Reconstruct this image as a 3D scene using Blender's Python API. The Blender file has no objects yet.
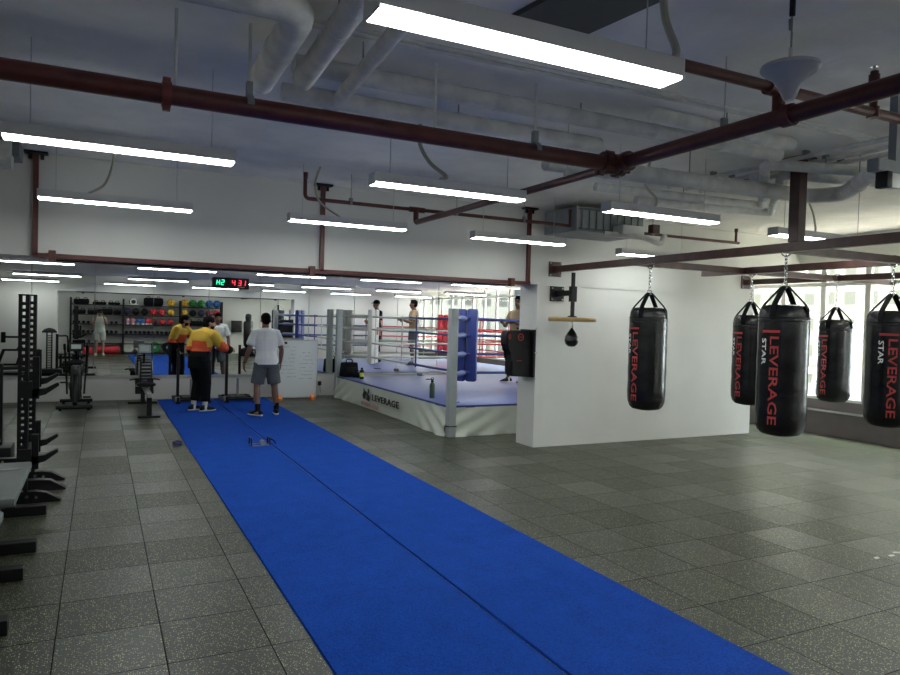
import bpy, bmesh, math, random
from mathutils import Vector, Matrix, noise
random.seed(7)
PI = math.pi
S = bpy.context.scene
COL = S.collection

# ------------------------------------------------------------------ camera
HC = 1.665
F = 702.0
vp, tilt = (100.0, 311.5), .0272
d1 = Vector((vp[0]-450, vp[1]-337.5, F))
t_ = -d1.dot(d1)/(d1.x+tilt*d1.y)
d2 = d1+t_*Vector((1, tilt, 0))
AY = d1.normalized(); AX = d2.normalized()
if AX.x < 0: AX = -AX
AZ = AX.cross(AY)
if AZ.y > 0: AZ = -AZ
# rows of the camera axes expressed in world coordinates (x right, y down, z forward)
cr = Vector((AX.x, AY.x, AZ.x)); cd = Vector((AX.y, AY.y, AZ.y)); cf = Vector((AX.z, AY.z, AZ.z))
R = Matrix((cr, -cd, -cf)).transposed()
cam = bpy.data.cameras.new('camera'); co = bpy.data.objects.new('camera', cam); COL.objects.link(co)
co.matrix_world = Matrix.Translation((0, 0, HC)) @ R.to_4x4()
cam.sensor_fit = 'HORIZONTAL'; cam.sensor_width = 36; cam.lens = F*36/900
cam.clip_start = .02; cam.clip_end = 400
S.camera = co

# ------------------------------------------------------------------ world, exposure
W = bpy.data.worlds.new('sky'); S.world = W; W.use_nodes = True
nt = W.node_tree; nt.nodes.clear()
bg = nt.nodes.new('ShaderNodeBackground'); wo = nt.nodes.new('ShaderNodeOutputWorld')
bg.inputs[0].default_value = (.88, .95, 1.0, 1); bg.inputs[1].default_value = 27.0
nt.links.new(bg.outputs[0], wo.inputs[0])
S.view_settings.view_transform = 'Standard'; S.view_settings.look = 'None'
S.view_settings.gamma = 1; S.view_settings.use_curve_mapping = False
S.view_settings.exposure = 0.82
S.cycles.use_denoising = True
S.cycles.max_bounces = 10; S.cycles.diffuse_bounces = 7; S.cycles.glossy_bounces = 6; S.cycles.transparent_max_bounces = 12
S.cycles.caustics_reflective = True; S.cycles.caustics_refractive = False
S.cycles.sample_clamp_indirect = 6
LAMP = 14.0       # strength of every light fitting's diffuser

# ------------------------------------------------------------------ materials
MATS = {}
def N(nt, typ, **kw):
    n = nt.nodes.new(typ)
    for k, v in kw.items(): setattr(n, k, v)
    return n
def mat(name, col, rough=.6, metal=0., emit=None, es=0., noise_amt=0., nscale=20., bump=0., bscale=60., spec=.5, sheen=0., alpha=None):
    if name in MATS: return MATS[name]
    m = bpy.data.materials.new(name); m.use_nodes = True; t = m.node_tree
    b = t.nodes['Principled BSDF']
    b.inputs['Base Color'].default_value = (*col, 1); b.inputs['Roughness'].default_value = rough
    b.inputs['Metallic'].default_value = metal; b.inputs['Specular IOR Level'].default_value = spec
    if sheen: b.inputs['Sheen Weight'].default_value = sheen
    if emit: b.inputs['Emission Color'].default_value = (*emit, 1); b.inputs['Emission Strength'].default_value = es
    geo = N(t, 'ShaderNodeTexCoord')
    if noise_amt:
        nz = N(t, 'ShaderNodeTexNoise'); nz.inputs['Scale'].default_value = nscale; nz.inputs['Detail'].default_value = 5
        t.links.new(geo.outputs['Object'], nz.inputs['Vector'])
        mr = N(t, 'ShaderNodeMapRange'); mr.inputs[3].default_value = 1-noise_amt; mr.inputs[4].default_value = 1+noise_amt
        mr.inputs[1].default_value = .3; mr.inputs[2].default_value = .7
        t.links.new(nz.outputs[0], mr.inputs[0])
        mx = N(t, 'ShaderNodeVectorMath', operation='SCALE'); mx.inputs[0].default_value = col
        t.links.new(mr.outputs[0], mx.inputs['Scale']); t.links.new(mx.outputs[0], b.inputs['Base Color'])
    if bump:
        nb = N(t, 'ShaderNodeTexNoise'); nb.inputs['Scale'].default_value = bscale; nb.inputs['Detail'].default_value = 4
        t.links.new(geo.outputs['Object'], nb.inputs['Vector'])
        bp = N(t, 'ShaderNodeBump'); bp.inputs['Strength'].default_value = bump; bp.inputs['Distance'].default_value = .01
        t.links.new(nb.outputs[0], bp.inputs['Height']); t.links.new(bp.outputs[0], b.inputs['Normal'])
    MATS[name] = m; return m

wallm = mat('wall_paint', (.62, .62, .59), .7, noise_amt=.03, nscale=2, bump=.08, bscale=30)
ceilm = mat('ceiling_paint', (.82, .80, .77), .85, noise_amt=.08, nscale=3, bump=.3, bscale=25)
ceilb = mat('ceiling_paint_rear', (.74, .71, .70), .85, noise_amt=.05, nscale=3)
sillm = mat('dark_sill_paint', (.10, .085, .085), .6, noise_amt=.1, nscale=4)
framem = mat('window_aluminium', (.62, .63, .59), .5, metal=.2, noise_amt=.05)
red = mat('red_oxide_paint', (.088, .019, .016), .42, noise_amt=.25, nscale=12)
redbeam = mat('brown_red_steel', (.06, .024, .019), .5, noise_amt=.25, nscale=9)
blackm = mat('black_powder_coat', (.006, .006, .007), .45, noise_amt=.15, spec=.3)
blackr = mat('black_rubber', (.007, .007, .008), .75, noise_amt=.2, spec=.25)
vinyl = mat('black_vinyl', (.006, .006, .007), .27, spec=.5, noise_amt=.1, bump=.35, bscale=14)
greyv = mat('grey_vinyl', (.11, .125, .12), .45, noise_amt=.08)
steel = mat('brushed_steel', (.5, .5, .5), .3, metal=1., noise_amt=.08, nscale=50)
chrome = mat('chrome', (.75, .75, .75), .15, metal=1.)
lag = mat('grey_pipe_lagging', (.62, .62, .61), .8, noise_amt=.14, nscale=9, bump=.6, bscale=18)
lagd = mat('white_plaster_wrap', (.70, .68, .64), .85, noise_amt=.15, nscale=9, bump=.6, bscale=18)
greyp = mat('grey_painted_steel', (.22, .24, .25), .55, noise_amt=.12, nscale=6)
ledhouse = mat('lamp_housing', (.55, .55, .55), .4)
diff = mat('lamp_diffuser', (.9, .9, .9), .4, emit=(.95, 1.0, .97), es=LAMP)
white = mat('white_plastic', (.62, .62, .6), .5, noise_amt=.04)
padwhite = mat('white_vinyl', (.66, .66, .60), .45, noise_amt=.04, bump=.2, bscale=12)
cream = mat('cream_vinyl', (.60, .60, .50), .5, noise_amt=.06, bump=.4, bscale=14)
ringgrey = mat('ring_post_sleeve', (.42, .46, .46), .6, noise_amt=.04)
blue = mat('ring_blue', (.035, .065, .27), .4, noise_amt=.08)
bluerope = mat('rope_blue', (.045, .065, .25), .45)
whiterope = mat('rope_white', (.62, .63, .58), .5)
redrope = mat('rope_red', (.55, .035, .05), .5)
redpad = mat('red_vinyl', (.5, .03, .04), .4)
apron = mat('apron_cloth', (.60, .64, .55), .6, noise_amt=.03, nscale=5, bump=.15, bscale=9)
textred = mat('print_red', (.40, .035, .035), .5)
textwhite = mat('print_white', (.7, .7, .7), .5)
textblack = mat('print_black', (.02, .02, .02), .6)
textpink = mat('print_faded_red', (.55, .30, .28), .6)
skin = mat('skin', (.20, .105, .068), .5, noise_amt=.06)
skinl = mat('skin_light', (.36, .22, .16), .5, noise_amt=.06)
hair = mat('hair_black', (.005, .0045, .0045), .8, spec=.1, noise_amt=.2, nscale=80, bump=.5, bscale=150)
tee = mat('white_tee', (.76, .78, .77), .8, bump=.4, bscale=9)
yel = mat('yellow_fleece', (.72, .46, .055), .8, noise_amt=.05, bump=.3, bscale=10)
orange = mat('orange_fleece', (.72, .10, .03), .8, bump=.3, bscale=10)
blackcloth = mat('black_cloth', (.006, .0065, .008), .85, spec=.15, bump=.3, bscale=12)
greycloth = mat('grey_cloth', (.085, .095, .105), .8, noise_amt=.15, nscale=9, bump=.3, bscale=12)
tancloth = mat('tan_cloth', (.42, .30, .16), .8)
lilac = mat('lilac_cloth', (.34, .35, .42), .8)
wood = mat('maple_board', (.45, .30, .13), .45, noise_amt=.15, nscale=14)
orangep = mat('orange_plastic', (.85, .22, .04), .5)
green = mat('green_metal', (.035, .075, .045), .35)
limep = mat('lime_plastic', (.55, .62, .08), .4)
ledg = mat('led_green', (.02, .2, .1), .5, emit=(.05, .95, .45), es=1.3)
ledr = mat('led_red', (.3, .01, .02), .5, emit=(1., .04, .07), es=1.2)
yellowb = mat('yellow_rubber', (.62, .36, .03), .6)
greenb = mat('green_rubber', (.02, .20, .05), .6)
blueb = mat('blue_rubber', (.03, .12, .36), .6)
navyb = mat('navy_rubber', (.02, .022, .06), .6)
maroonb = mat('maroon_rubber', (.16, .012, .02), .6)
redb = mat('red_rubber', (.52, .02, .03), .6)
pinkb = mat('pink_rubber', (.6, .25, .3), .6)

def ellnode(m): return m
# mirror
mirror = bpy.data.materials.new('mirror_silver'); mirror.use_nodes = True
b = mirror.node_tree.nodes['Principled BSDF']; b.inputs['Metallic'].default_value = 1; b.inputs['Roughness'].default_value = 0.0
b.inputs['Base Color'].default_value = (.93, .95, .93, 1)
# glass
glass = bpy.data.materials.new('window_glass'); glass.use_nodes = True; t = glass.node_tree; t.nodes.clear()
tr = N(t, 'ShaderNodeBsdfTransparent'); tr.inputs[0].default_value = (.95, .97, .96, 1)
gl = N(t, 'ShaderNodeBsdfGlossy'); gl.inputs['Roughness'].default_value = .02
fr = N(t, 'ShaderNodeFresnel'); fr.inputs[0].default_value = 1.35
ms = N(t, 'ShaderNodeMixShader'); ou = N(t, 'ShaderNodeOutputMaterial')
gg = N(t, 'ShaderNodeNewGeometry'); fb = N(t, 'ShaderNodeMath', operation='SUBTRACT'); fb.inputs[0].default_value = 1; t.links.new(gg.outputs['Backfacing'], fb.inputs[1]); fm_ = N(t, 'ShaderNodeMath', operation='MULTIPLY'); t.links.new(fr.outputs[0], fm_.inputs[0]); t.links.new(fb.outputs[0], fm_.inputs[1]); t.links.new(fm_.outputs[0], ms.inputs[0]); t.links.new(tr.outputs[0], ms.inputs[1]); t.links.new(gl.outputs[0], ms.inputs[2]); t.links.new(ms.outputs[0], ou.inputs[0])

def M_(t, op, a, b_=None, c=None):
    n = N(t, 'ShaderNodeMath', operation=op)
    for i, v in enumerate((a, b_, c)):
        if v is None: continue
        if isinstance(v, (int, float)): n.inputs[i].default_value = v
        else: t.links.new(v, n.inputs[i])
    return n.outputs[0]
# rubber tile floor
floorm = bpy.data.materials.new('rubber_tiles'); floorm.use_nodes = True; t = floorm.node_tree; b = t.nodes['Principled BSDF']
g = N(t, 'ShaderNodeNewGeometry'); sx = N(t, 'ShaderNodeSeparateXYZ'); t.links.new(g.outputs['Position'], sx.inputs[0])
ux = M_(t, 'MULTIPLY', M_(t, 'SUBTRACT', sx.outputs[0], .310), 1/.49); uy = M_(t, 'MULTIPLY', M_(t, 'SUBTRACT', sx.outputs[1], .10), 1/.49)
ix = M_(t, 'FLOOR', ux); iy = M_(t, 'FLOOR', uy)
fx = M_(t, 'ABSOLUTE', M_(t, 'SUBTRACT', M_(t, 'FRACT', ux), .5)); fy = M_(t, 'ABSOLUTE', M_(t, 'SUBTRACT', M_(t, 'FRACT', uy), .5))
edge = M_(t, 'MAXIMUM', fx, fy)
seam = N(t, 'ShaderNodeMapRange'); seam.inputs[1].default_value = .490; seam.inputs[2].default_value = .495; t.links.new(edge, seam.inputs[0])
cx = N(t, 'ShaderNodeCombineXYZ'); t.links.new(ix, cx.inputs[0]); t.links.new(iy, cx.inputs[1])
wn = N(t, 'ShaderNodeTexWhiteNoise', noise_dimensions='2D'); t.links.new(cx.outputs[0], wn.inputs['Vector'])
vo = N(t, 'ShaderNodeTexVoronoi'); vo.inputs['Scale'].default_value = 105; t.links.new(g.outputs['Position'], vo.inputs['Vector'])
vsep = N(t, 'ShaderNodeSeparateColor'); t.links.new(vo.outputs['Color'], vsep.inputs[0])
fk = M_(t, 'MULTIPLY', M_(t, 'LESS_THAN', vo.outputs['Distance'], .33), M_(t, 'GREATER_THAN', vsep.outputs[0], .58))
nz = N(t, 'ShaderNodeTexNoise'); nz.inputs['Scale'].default_value = 90; nz.inputs['Detail'].default_value = 4; t.links.new(g.outputs['Position'], nz.inputs['Vector'])
nz2 = N(t, 'ShaderNodeTexNoise'); nz2.inputs['Scale'].default_value = 1.2; nz2.inputs['Detail'].default_value = 3; t.links.new(g.outputs['Position'], nz2.inputs['Vector'])
v = M_(t, 'MULTIPLY_ADD', nz.outputs[0], 1.6, .2)
v = M_(t, 'MULTIPLY', v, M_(t, 'MULTIPLY_ADD', wn.outputs[0], .12, .94)); v = M_(t, 'MULTIPLY', v, M_(t, 'MULTIPLY_ADD', nz2.outputs[0], .5, .75))
sc_ = N(t, 'ShaderNodeVectorMath', operation='SCALE'); sc_.inputs[0].default_value = (.016, .021, .012); t.links.new(v, sc_.inputs['Scale'])
m1 = N(t, 'ShaderNodeMix', data_type='RGBA'); t.links.new(fk, m1.inputs[0]); t.links.new(sc_.outputs[0], m1.inputs[6]); m1.inputs[7].default_value = (.40, .39, .20, 1)
m2 = N(t, 'ShaderNodeMix', data_type='RGBA'); t.links.new(seam.outputs[0], m2.inputs[0]); t.links.new(m1.outputs[2], m2.inputs[6]); m2.inputs[7].default_value = (.006, .006, .006, 1)
t.links.new(m2.outputs[2], b.inputs['Base Color'])
rg = M_(t, 'MULTIPLY_ADD', wn.outputs[0], .15, .30); t.links.new(rg, b.inputs['Roughness'])
t.links.new(M_(t, 'MULTIPLY_ADD', seam.outputs[0], -.46, .48), b.inputs['Specular IOR Level'])
bp = N(t, 'ShaderNodeBump'); bp.inputs['Strength'].default_value = .35; bp.inputs['Distance'].default_value = .004
hh = M_(t, 'SUBTRACT', nz.outputs[0], M_(t, 'MULTIPLY', seam.outputs[0], 2.0)); t.links.new(hh, bp.inputs['Height']); t.links.new(bp.outputs[0], b.inputs['Normal'])

# blue carpet
carpet = bpy.data.materials.new('blue_turf'); carpet.use_nodes = True; t = carpet.node_tree; b = t.nodes['Principled BSDF']
g = N(t, 'ShaderNodeNewGeometry')
n1 = N(t, 'ShaderNodeTexNoise'); n1.inputs['Scale'].default_value = 110; n1.inputs['Detail'].default_value = 3; t.links.new(g.outputs['Position'], n1.inputs['Vector'])
n2 = N(t, 'ShaderNodeTexNoise'); n2.inputs['Scale'].default_value = 5; n2.inputs['Detail'].default_value = 6; t.links.new(g.outputs['Position'], n2.inputs['Vector'])
v = M_(t, 'MULTIPLY', M_(t, 'MULTIPLY_ADD', n1.outputs[0], 1.5, .25), M_(t, 'MULTIPLY_ADD', n2.outputs[0], .5, .75))
sc_ = N(t, 'ShaderNodeVectorMath', operation='SCALE'); sc_.inputs[0].default_value = (.006, .055, .335); t.links.new(v, sc_.inputs['Scale'])
t.links.new(sc_.outputs[0], b.inputs['Base Color']); b.inputs['Roughness'].default_value = .95; b.inputs['Specular IOR Level'].default_value = .1
bp = N(t, 'ShaderNodeBump'); bp.inputs['Strength'].default_value = .6; bp.inputs['Distance'].default_value = .006
t.links.new(n1.outputs[0], bp.inputs['Height']); t.links.new(bp.outputs[0], b.inputs['Normal'])

# ring canvas: blue sheet, slightly shiny, with mat seams
canvas = mat('ring_canvas', (.15, .19, .42), .32, noise_amt=.06, nscale=3, bump=.25, bscale=3)
canvasedge = mat('ring_canvas_edge', (.03, .045, .20), .4)

# tower facade
def facade(name, wallc, winc, sx_, sz_):
    m = bpy.data.materials.new(name); m.use_nodes = True; t = m.node_tree; b = t.nodes['Principled BSDF']
    tc = N(t, 'ShaderNodeTexCoord'); s = N(t, 'ShaderNodeSeparateXYZ'); t.links.new(tc.outputs['Object'], s.inputs[0])
    u = M_(t, 'ADD', s.outputs[0], s.outputs[1])
    a = M_(t, 'GREATER_THAN', M_(t, 'FRACT', M_(t, 'MULTIPLY', u, 1/sx_)), .45)
    c = M_(t, 'GREATER_THAN', M_(t, 'FRACT', M_(t, 'MULTIPLY', s.outputs[2], 1/sz_)), .5)
    mm = M_(t, 'MULTIPLY', a, c)
    mx = N(t, 'ShaderNodeMix', data_type='RGBA'); t.links.new(mm, mx.inputs[0]); mx.inputs[6].default_value = (*wallc, 1); mx.inputs[7].default_value = (*winc, 1)
    t.links.new(mx.outputs[2], b.inputs['Base Color']); b.inputs['Roughness'].default_value = .9; b.inputs['Specular IOR Level'].default_value = 0
    return m

# ------------------------------------------------------------------ mesh builder
class MB:
    def __init__(self): self.bm = bmesh.new()
    def box(self, c, s, rot=None, bev=0., tap=None):
        r = bmesh.ops.create_cube(self.bm, size=1); vs = r['verts']
        for v_ in vs:
            v_.co = Vector((v_.co.x*s[0], v_.co.y*s[1], v_.co.z*s[2]))
            if tap and v_.co.z > 0: v_.co.x *= tap; v_.co.y *= tap
        if bev:
            es = set(e for v_ in vs for e in v_.link_edges)
            r2 = bmesh.ops.bevel(self.bm, geom=list(es), offset=bev, segments=2, affect='EDGES', profile=.5)
            vs = r2['verts']
            vs = list(set(vs) | set(v_ for f in r2['faces'] for v_ in f.verts))
            seen = set(vs); st = list(vs)
            while st:
                q = st.pop()
                for e in q.link_edges:
                    o = e.other_vert(q)
                    if o not in seen: seen.add(o); st.append(o)
            vs = list(seen)
        m = Matrix.Translation(c) @ (rot.to_4x4() if rot else Matrix.Identity(4))
        bmesh.ops.transform(self.bm, matrix=m, verts=vs)
        return self
    def loft(self, pts, rad, seg=12, side=None, cap=True, closed=False):
        pts = [Vector(p) for p in pts]; n = len(pts); rings = []
        prev = None
        for i, p in enumerate(pts):
            if closed: d = pts[(i+1) % n]-pts[i-1]
            else: d = pts[min(i+1, n-1)]-pts[max(i-1, 0)]
            if d.length < 1e-9: d = Vector((0, 0, 1))
            d.normalize()
            if side is not None: s = Vector(side)
            elif prev is not None: s = prev
            else: s = Vector((1, 0, 0)) if abs(d.x) < .8 else Vector((0, 0, 1))
            s = s-d*s.dot(d)
            if s.length < 1e-4:
                s = Vector((0, 1, 0)); s = s-d*s.dot(d)
            s.normalize(); prev = s
            u = d.cross(s)
            r = rad[i] if isinstance(rad, list) else rad
            a, b_ = r if isinstance(r, (list, tuple)) else (r, r)
            rings.append([self.bm.verts.new(p+s*a*math.cos(2*PI*k/seg)+u*b_*math.sin(2*PI*k/seg)) for k in range(seg)])
        m = n if closed else n-1
        for i in range(m):
            A, B = rings[i], rings[(i+1) % n]
            for k in range(seg): self.bm.faces.new((A[k], A[(k+1) % seg], B[(k+1) % seg], B[k]))
        if cap and not closed:
            self.bm.faces.new(list(reversed(rings[0]))); self.bm.faces.new(rings[-1])
        return self
    def tube(self, pts, r, seg=10): return self.loft(pts, r, seg)
    def bentube(self, pts, r, seg=10, rad=.08):
        # polyline with rounded corners
        P = [Vector(p) for p in pts]; out = [P[0]]
        for i in range(1, len(P)-1):
            a = (P[i-1]-P[i]); b_ = (P[i+1]-P[i]); q = min(rad, a.length*.45, b_.length*.45)
            A = P[i]+a.normalized()*q; B = P[i]+b_.normalized()*q
            for k in range(5):
                u = k/4; out.append(A*(1-u)**2+P[i]*2*u*(1-u)+B*u*u)
        out.append(P[-1]); return self.loft(out, r, seg)
    def lathe(self, prof, c=(0, 0, 0), seg=24, axis='z'):
        rings = []
        for r, z in prof:
            r = max(r, 1e-4); ring = []
            for k in range(seg):
                a = 2*PI*k/seg; x, y = r*math.cos(a), r*math.sin(a)
                q = {'z': (x, y, z), 'x': (z, x, y), 'y': (y, z, x)}[axis]
                ring.append(self.bm.verts.new(Vector(q)+Vector(c)))
            rings.append(ring)
        for i in range(len(rings)-1):
            A, B = rings[i], rings[i+1]
            for k in range(seg): self.bm.faces.new((A[k], A[(k+1) % seg], B[(k+1) % seg], B[k]))
        self.bm.faces.new(list(reversed(rings[0]))); self.bm.faces.new(rings[-1])
        return self
    def ell(self, c, r, seg=16, rot=None):
        q = bmesh.ops.create_uvsphere(self.bm, u_segments=seg, v_segments=max(8, seg//2+2), radius=1)
        m = Matrix.Translation(c) @ (rot.to_4x4() if rot else Matrix.Identity(4)) @ Matrix.Diagonal((*r, 1))
        bmesh.ops.transform(self.bm, matrix=m, verts=q['verts']); return self
    def poly(self, pts2, axis, a, b_):
        # extrude 2-D outline from a to b along axis; outline coords are the other two axes in order
        def mk(p, h):
            if axis == 'x': return (h, p[0], p[1])
            if axis == 'y': return (p[0], h, p[1])
            return (p[0], p[1], h)
        A = [self.bm.verts.new(mk(p, a)) for p in pts2]; B = [self.bm.verts.new(mk(p, b_)) for p in pts2]
        n = len(pts2)
        for k in range(n): self.bm.faces.new((A[k], A[(k+1) % n], B[(k+1) % n], B[k]))
        self.bm.faces.new(list(reversed(A))); self.bm.faces.new(B); return self
    def torus(self, c, R_, r, seg=20, tseg=8, ax='z', sq=(1, 1)):
        pts = []
        for k in range(seg):
            a = 2*PI*k/seg; x, y = R_*math.cos(a)*sq[0], R_*math.sin(a)*sq[1]
            pts.append(Vector({'z': (x, y, 0), 'x': (0, x, y), 'y': (x, 0, y)}[ax])+Vector(c))
        return self.loft(pts, r, tseg, side={'z': (0, 0, 1), 'x': (1, 0, 0), 'y': (0, 1, 0)}[ax], closed=True)
    def build(self, name, m, parent=None, loc=None, smooth=True, rz=0., ang=40):
        bmesh.ops.recalc_face_normals(self.bm, faces=self.bm.faces)
        me = bpy.data.meshes.new(name); self.bm.to_mesh(me); self.bm.free()
        o = bpy.data.objects.new(name, me); COL.objects.link(o)
        for q in (m if isinstance(m, (list, tuple)) else [m]): me.materials.append(q)
        if smooth:
            me.shade_smooth()
            me.set_sharp_from_angle(angle=math.radians(ang))
        if parent: o.parent = parent
        if loc is not None: o.location = loc
        o.rotation_euler[2] = rz
        return o

def tag(o, label=None, cat=None, group=None, kind=None):
    if label: o['label'] = label
    if cat: o['category'] = cat
    if group: o['group'] = group
    if kind: o['kind'] = kind
    return o
def thing(name, loc, label, cat, group=None, rz=0.):
    o = bpy.data.objects.new(name, None); COL.objects.link(o); o.location = loc; o.rotation_euler[2] = rz
    o.empty_display_size = .1
    return tag(o, label, cat, group)
def copy_tree(o, parent=None):
    c = o.copy(); COL.objects.link(c)
    if parent: c.parent = parent
    for ch in list(o.children): copy_tree(ch, c)
    return c
def structure(name, mb, m, smooth=False):
    return tag(mb.build(name, m, smooth=smooth), kind='structure')

def text_mesh(s, size, depth=.002, sx=1., sub=0, spacing=1.):
    cu = bpy.data.curves.new('t', 'FONT'); cu.body = s; cu.size = size; cu.extrude = depth; cu.space_character = spacing; cu.offset = size*.014
    cu.resolution_u = 2
    o = bpy.data.objects.new('t', cu); COL.objects.link(o)
    bpy.context.view_layer.update()
    me = bpy.data.meshes.new_from_object(o.evaluated_get(bpy.context.evaluated_depsgraph_get()))
    bpy.data.objects.remove(o)
    bm = bmesh.new(); bm.from_mesh(me); bpy.data.meshes.remove(me)
    for v_ in bm.verts: v_.co.x *= sx
    bmesh.ops.triangulate(bm, faces=bm.faces)
    for _ in range(sub):
        es = [e for e in bm.edges if e.calc_length() > size*.16]
        if es: bmesh.ops.subdivide_edges(bm, edges=es, cuts=1)
        bmesh.ops.triangulate(bm, faces=bm.faces)
    return bm
def text_obj(s, size, m, parent, mtx, sx=1., depth=.002, fit=None, name='lettering', spacing=1.):
    bm = text_mesh(s, size, depth, sx, spacing=spacing)
    xs = [v_.co.x for v_ in bm.verts]; x0, x1 = min(xs), max(xs)
    ys = [v_.co.y for v_ in bm.verts]; y0, y1 = min(ys), max(ys)
    for v_ in bm.verts:
        v_.co.x -= (x0+x1)/2; v_.co.y -= (y0+y1)/2
        if fit: v_.co.x *= fit[0]/(x1-x0); v_.co.y *= fit[1]/(y1-y0)
    bm.transform(mtx)
    me = bpy.data.meshes.new(name); bm.to_mesh(me); bm.free(); me.materials.append(m)
    o = bpy.data.objects.new(name, me); COL.objects.link(o); o.parent = parent
    return o

# ------------------------------------------------------------------ room shell
YM = 14.65; XR = 10.4; XL = -4.5; YB = -2.2; YW = 7.87; ZC = 3.18; ZC2 = 2.62
structure('floor', MB().box(((XL+XR)/2, (YB+YM)/2, -.1), (XR-XL+.6, YM-YB+.6, .2)), floorm)
structure('ceiling', MB().box(((XL+XR)/2, (YB+8.3)/2, ZC+.1), (XR-XL+.6, 8.3-YB, .2)), ceilm)
structure('ceiling_rear', MB().box(((XL+XR)/2, (8.1+YM)/2, ZC2+.38), (XR-XL+.6, YM-8.1+.3, .76)), ceilb)
structure('wall_back', MB().box(((XL+XR)/2, YM+.13, 1.6), (XR-XL+.6, .2, 3.4)).box(((XL+XR)/2, YM+.015, .22), (XR-XL, .05, .44)), wallm)
structure('trim_1', MB().box(((XL+XR)/2, YM-.015, .45), (XR-XL, .07, .02)), white)
structure('wall_camera_side', MB().box(((XL+XR)/2, YB-.1, 1.6), (XR-XL+.6, .2, 3.4)), wallm)
structure('wall_left', MB().box((XL-.1, (YB+YM)/2, 1.6), (.2, YM-YB, 3.4)), wallm)
# bulkhead over the opening and the white block
structure('wall_bulkhead', MB().box(((XL+7.62)/2, YW+.215, (2.185+ZC)/2), (7.62-XL, .43, ZC-2.185)), wallm)
structure('wall_bulkhead_right', MB().box(((7.62+XR)/2, YW+.215, (2.47+ZC)/2), (XR-7.62, .43, ZC-2.47)), wallm)
structure('wall_white_block', MB().box(((5.215+9.33)/2, YW+.215+.002, 1.0925), (9.33-5.215, .43-.004, 2.185)).box(((7.62+9.33)/2, YW+.217, 2.327), (9.33-7.62, .426, .286)), wallm)
structure('trim_2', MB().box((6.5, YW-.002, 2.178), (2.3, .006, .008)), framem)
structure('wall_left_return', MB().box(((XL-1.0)/2, YW+.215, 1.0925), (-1.0-XL, .426, 2.185)), wallm)
# window wall on the right
structure('wall_right', MB().box((XR+.12, (YB+YM)/2, .19), (.24, YM-YB, .38)).box((XR+.16, (YB+YM)/2, .47), (.16, YM-YB, .18))
          .box((XR+.12, (YB+YM)/2, (2.75+ZC)/2), (.24, YM-YB, ZC-2.75)), [sillm])
structure('wall_right_top', MB().box((XR+.1, (YB+YM)/2, (2.75+ZC)/2), (.26, YM-YB-.02, ZC-2.752)), wallm)
structure('trim_3', MB().box((XR+.02, (YB+YM)/2, .39), (.12, YM-YB, .02)), steel)
pit = .74; y = YB+.04; k = 1
yy = 7.52-pit*13
while yy < YM:
    y0, y1 = yy, yy+pit
    if y1 > YB+.1 and y0 < YM:
        w = MB()
        w.box((XR+.14, y0, 1.655), (.06, .085, 2.19)).box((XR+.14, (y0+y1)/2, .58), (.10, pit, .05)).box((XR+.14, (y0+y1)/2, 2.42), (.10, pit, .06)).box((XR+.14, (y0+y1)/2, 2.73), (.10, pit, .05))
        fo = w.build('window_%d' % k, framem, smooth=False); tag(fo, kind='structure')
        MB().box((XR+.16, (y0+y1)/2, 1.655), (.008, pit-.1, 2.15)).build('pane', glass, fo, smooth=False)
        k += 1
    yy += pit

# street outside
structure('ground_outside', MB().box((70, 10, -22.2), (110, 260, .4)), mat('street', (.58, .50, .38), .9, noise_amt=.1, nscale=.1))
tw = [((34, 24, 0), 14, 22, 60, 'pale mid rise block with a dense grid of small windows', (.86, .80, .64), (.60, .58, .46), .9, 1.1),
      ((38, -48, 0), 12, 12, 70, 'cream tower reflected between the window mullions, nearest of the far row', (.84, .80, .70), (.50, .50, .46), 2.2, 3.0),
      ((54, -70, 0), 14, 14, 80, 'white tower with a pale blue glass face in the far row', (.66, .76, .80), (.40, .56, .64), 2.6, 3.2),
      ((40, -84, 0), 12, 12, 75, 'slim sand coloured tower at the end of the far row', (.80, .74, .60), (.52, .50, .44), 2.0, 3.0),
      ((66, -52, 0), 14, 14, 85, 'broad white tower standing behind the cream one', (.82, .82, .78), (.46, .50, .52), 2.4, 3.1),
      ((48, 25, 0), 12, 14, 75, 'tall white tower with small square windows, set back from the glass', (.82, .82, .80), (.45, .50, .52), 2.2, 3.0),
      ((40, 44, 0), 14, 12, 85, 'cream residential tower with wide window bays', (.84, .80, .70), (.52, .52, .48), 2.8, 3.2),
      ((62, 4, 0), 16, 16, 90, 'far grey white tower above the lower block', (.78, .80, .80), (.48, .54, .56), 2.6, 3.3),
      ((44, -14, 0), 14, 14, 60, 'sand coloured block with rows of narrow windows', (.80, .72, .58), (.5, .48, .42), 1.8, 3.0),
      ((66, 52, 0), 16, 16, 95, 'pale blue glazed tower behind the others', (.62, .76, .80), (.36, .56, .64), 3.4, 3.4)]
for i, (c, wx, wy, h, lab, wc, wi, s1, s2) in enumerate(tw):
    r_ = thing('office_tower', (c[0], c[1], -22), lab, 'building', 'towers outside the windows')
    fm = facade('facade_%d' % i, [q*(.05 if i == 0 else .06) for q in wc], [q*(.038 if i == 0 else .042) for q in wi], s1, s2)
    MB().box((0, 0, h/2), (wx, wy, h)).box((0, 0, h+2), (wx*.6, wy*.6, 4)).build('wall', fm, r_, smooth=False)
    e_ = MB()
    for z_ in range(4, int(h), 6): e_.box((0, 0, z_), (wx+.7, wy*.5, .25))
    e_.build('balcony', mat('balcony_concrete', (.12, .12, .11), .8), r_, smooth=False)
    MB().box((0, 0, h+.4), (wx+.4, wy+.4, .8)).build('roof', mat('roof_concrete', (.12, .12, .12), .8), r_, smooth=False)

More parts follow.
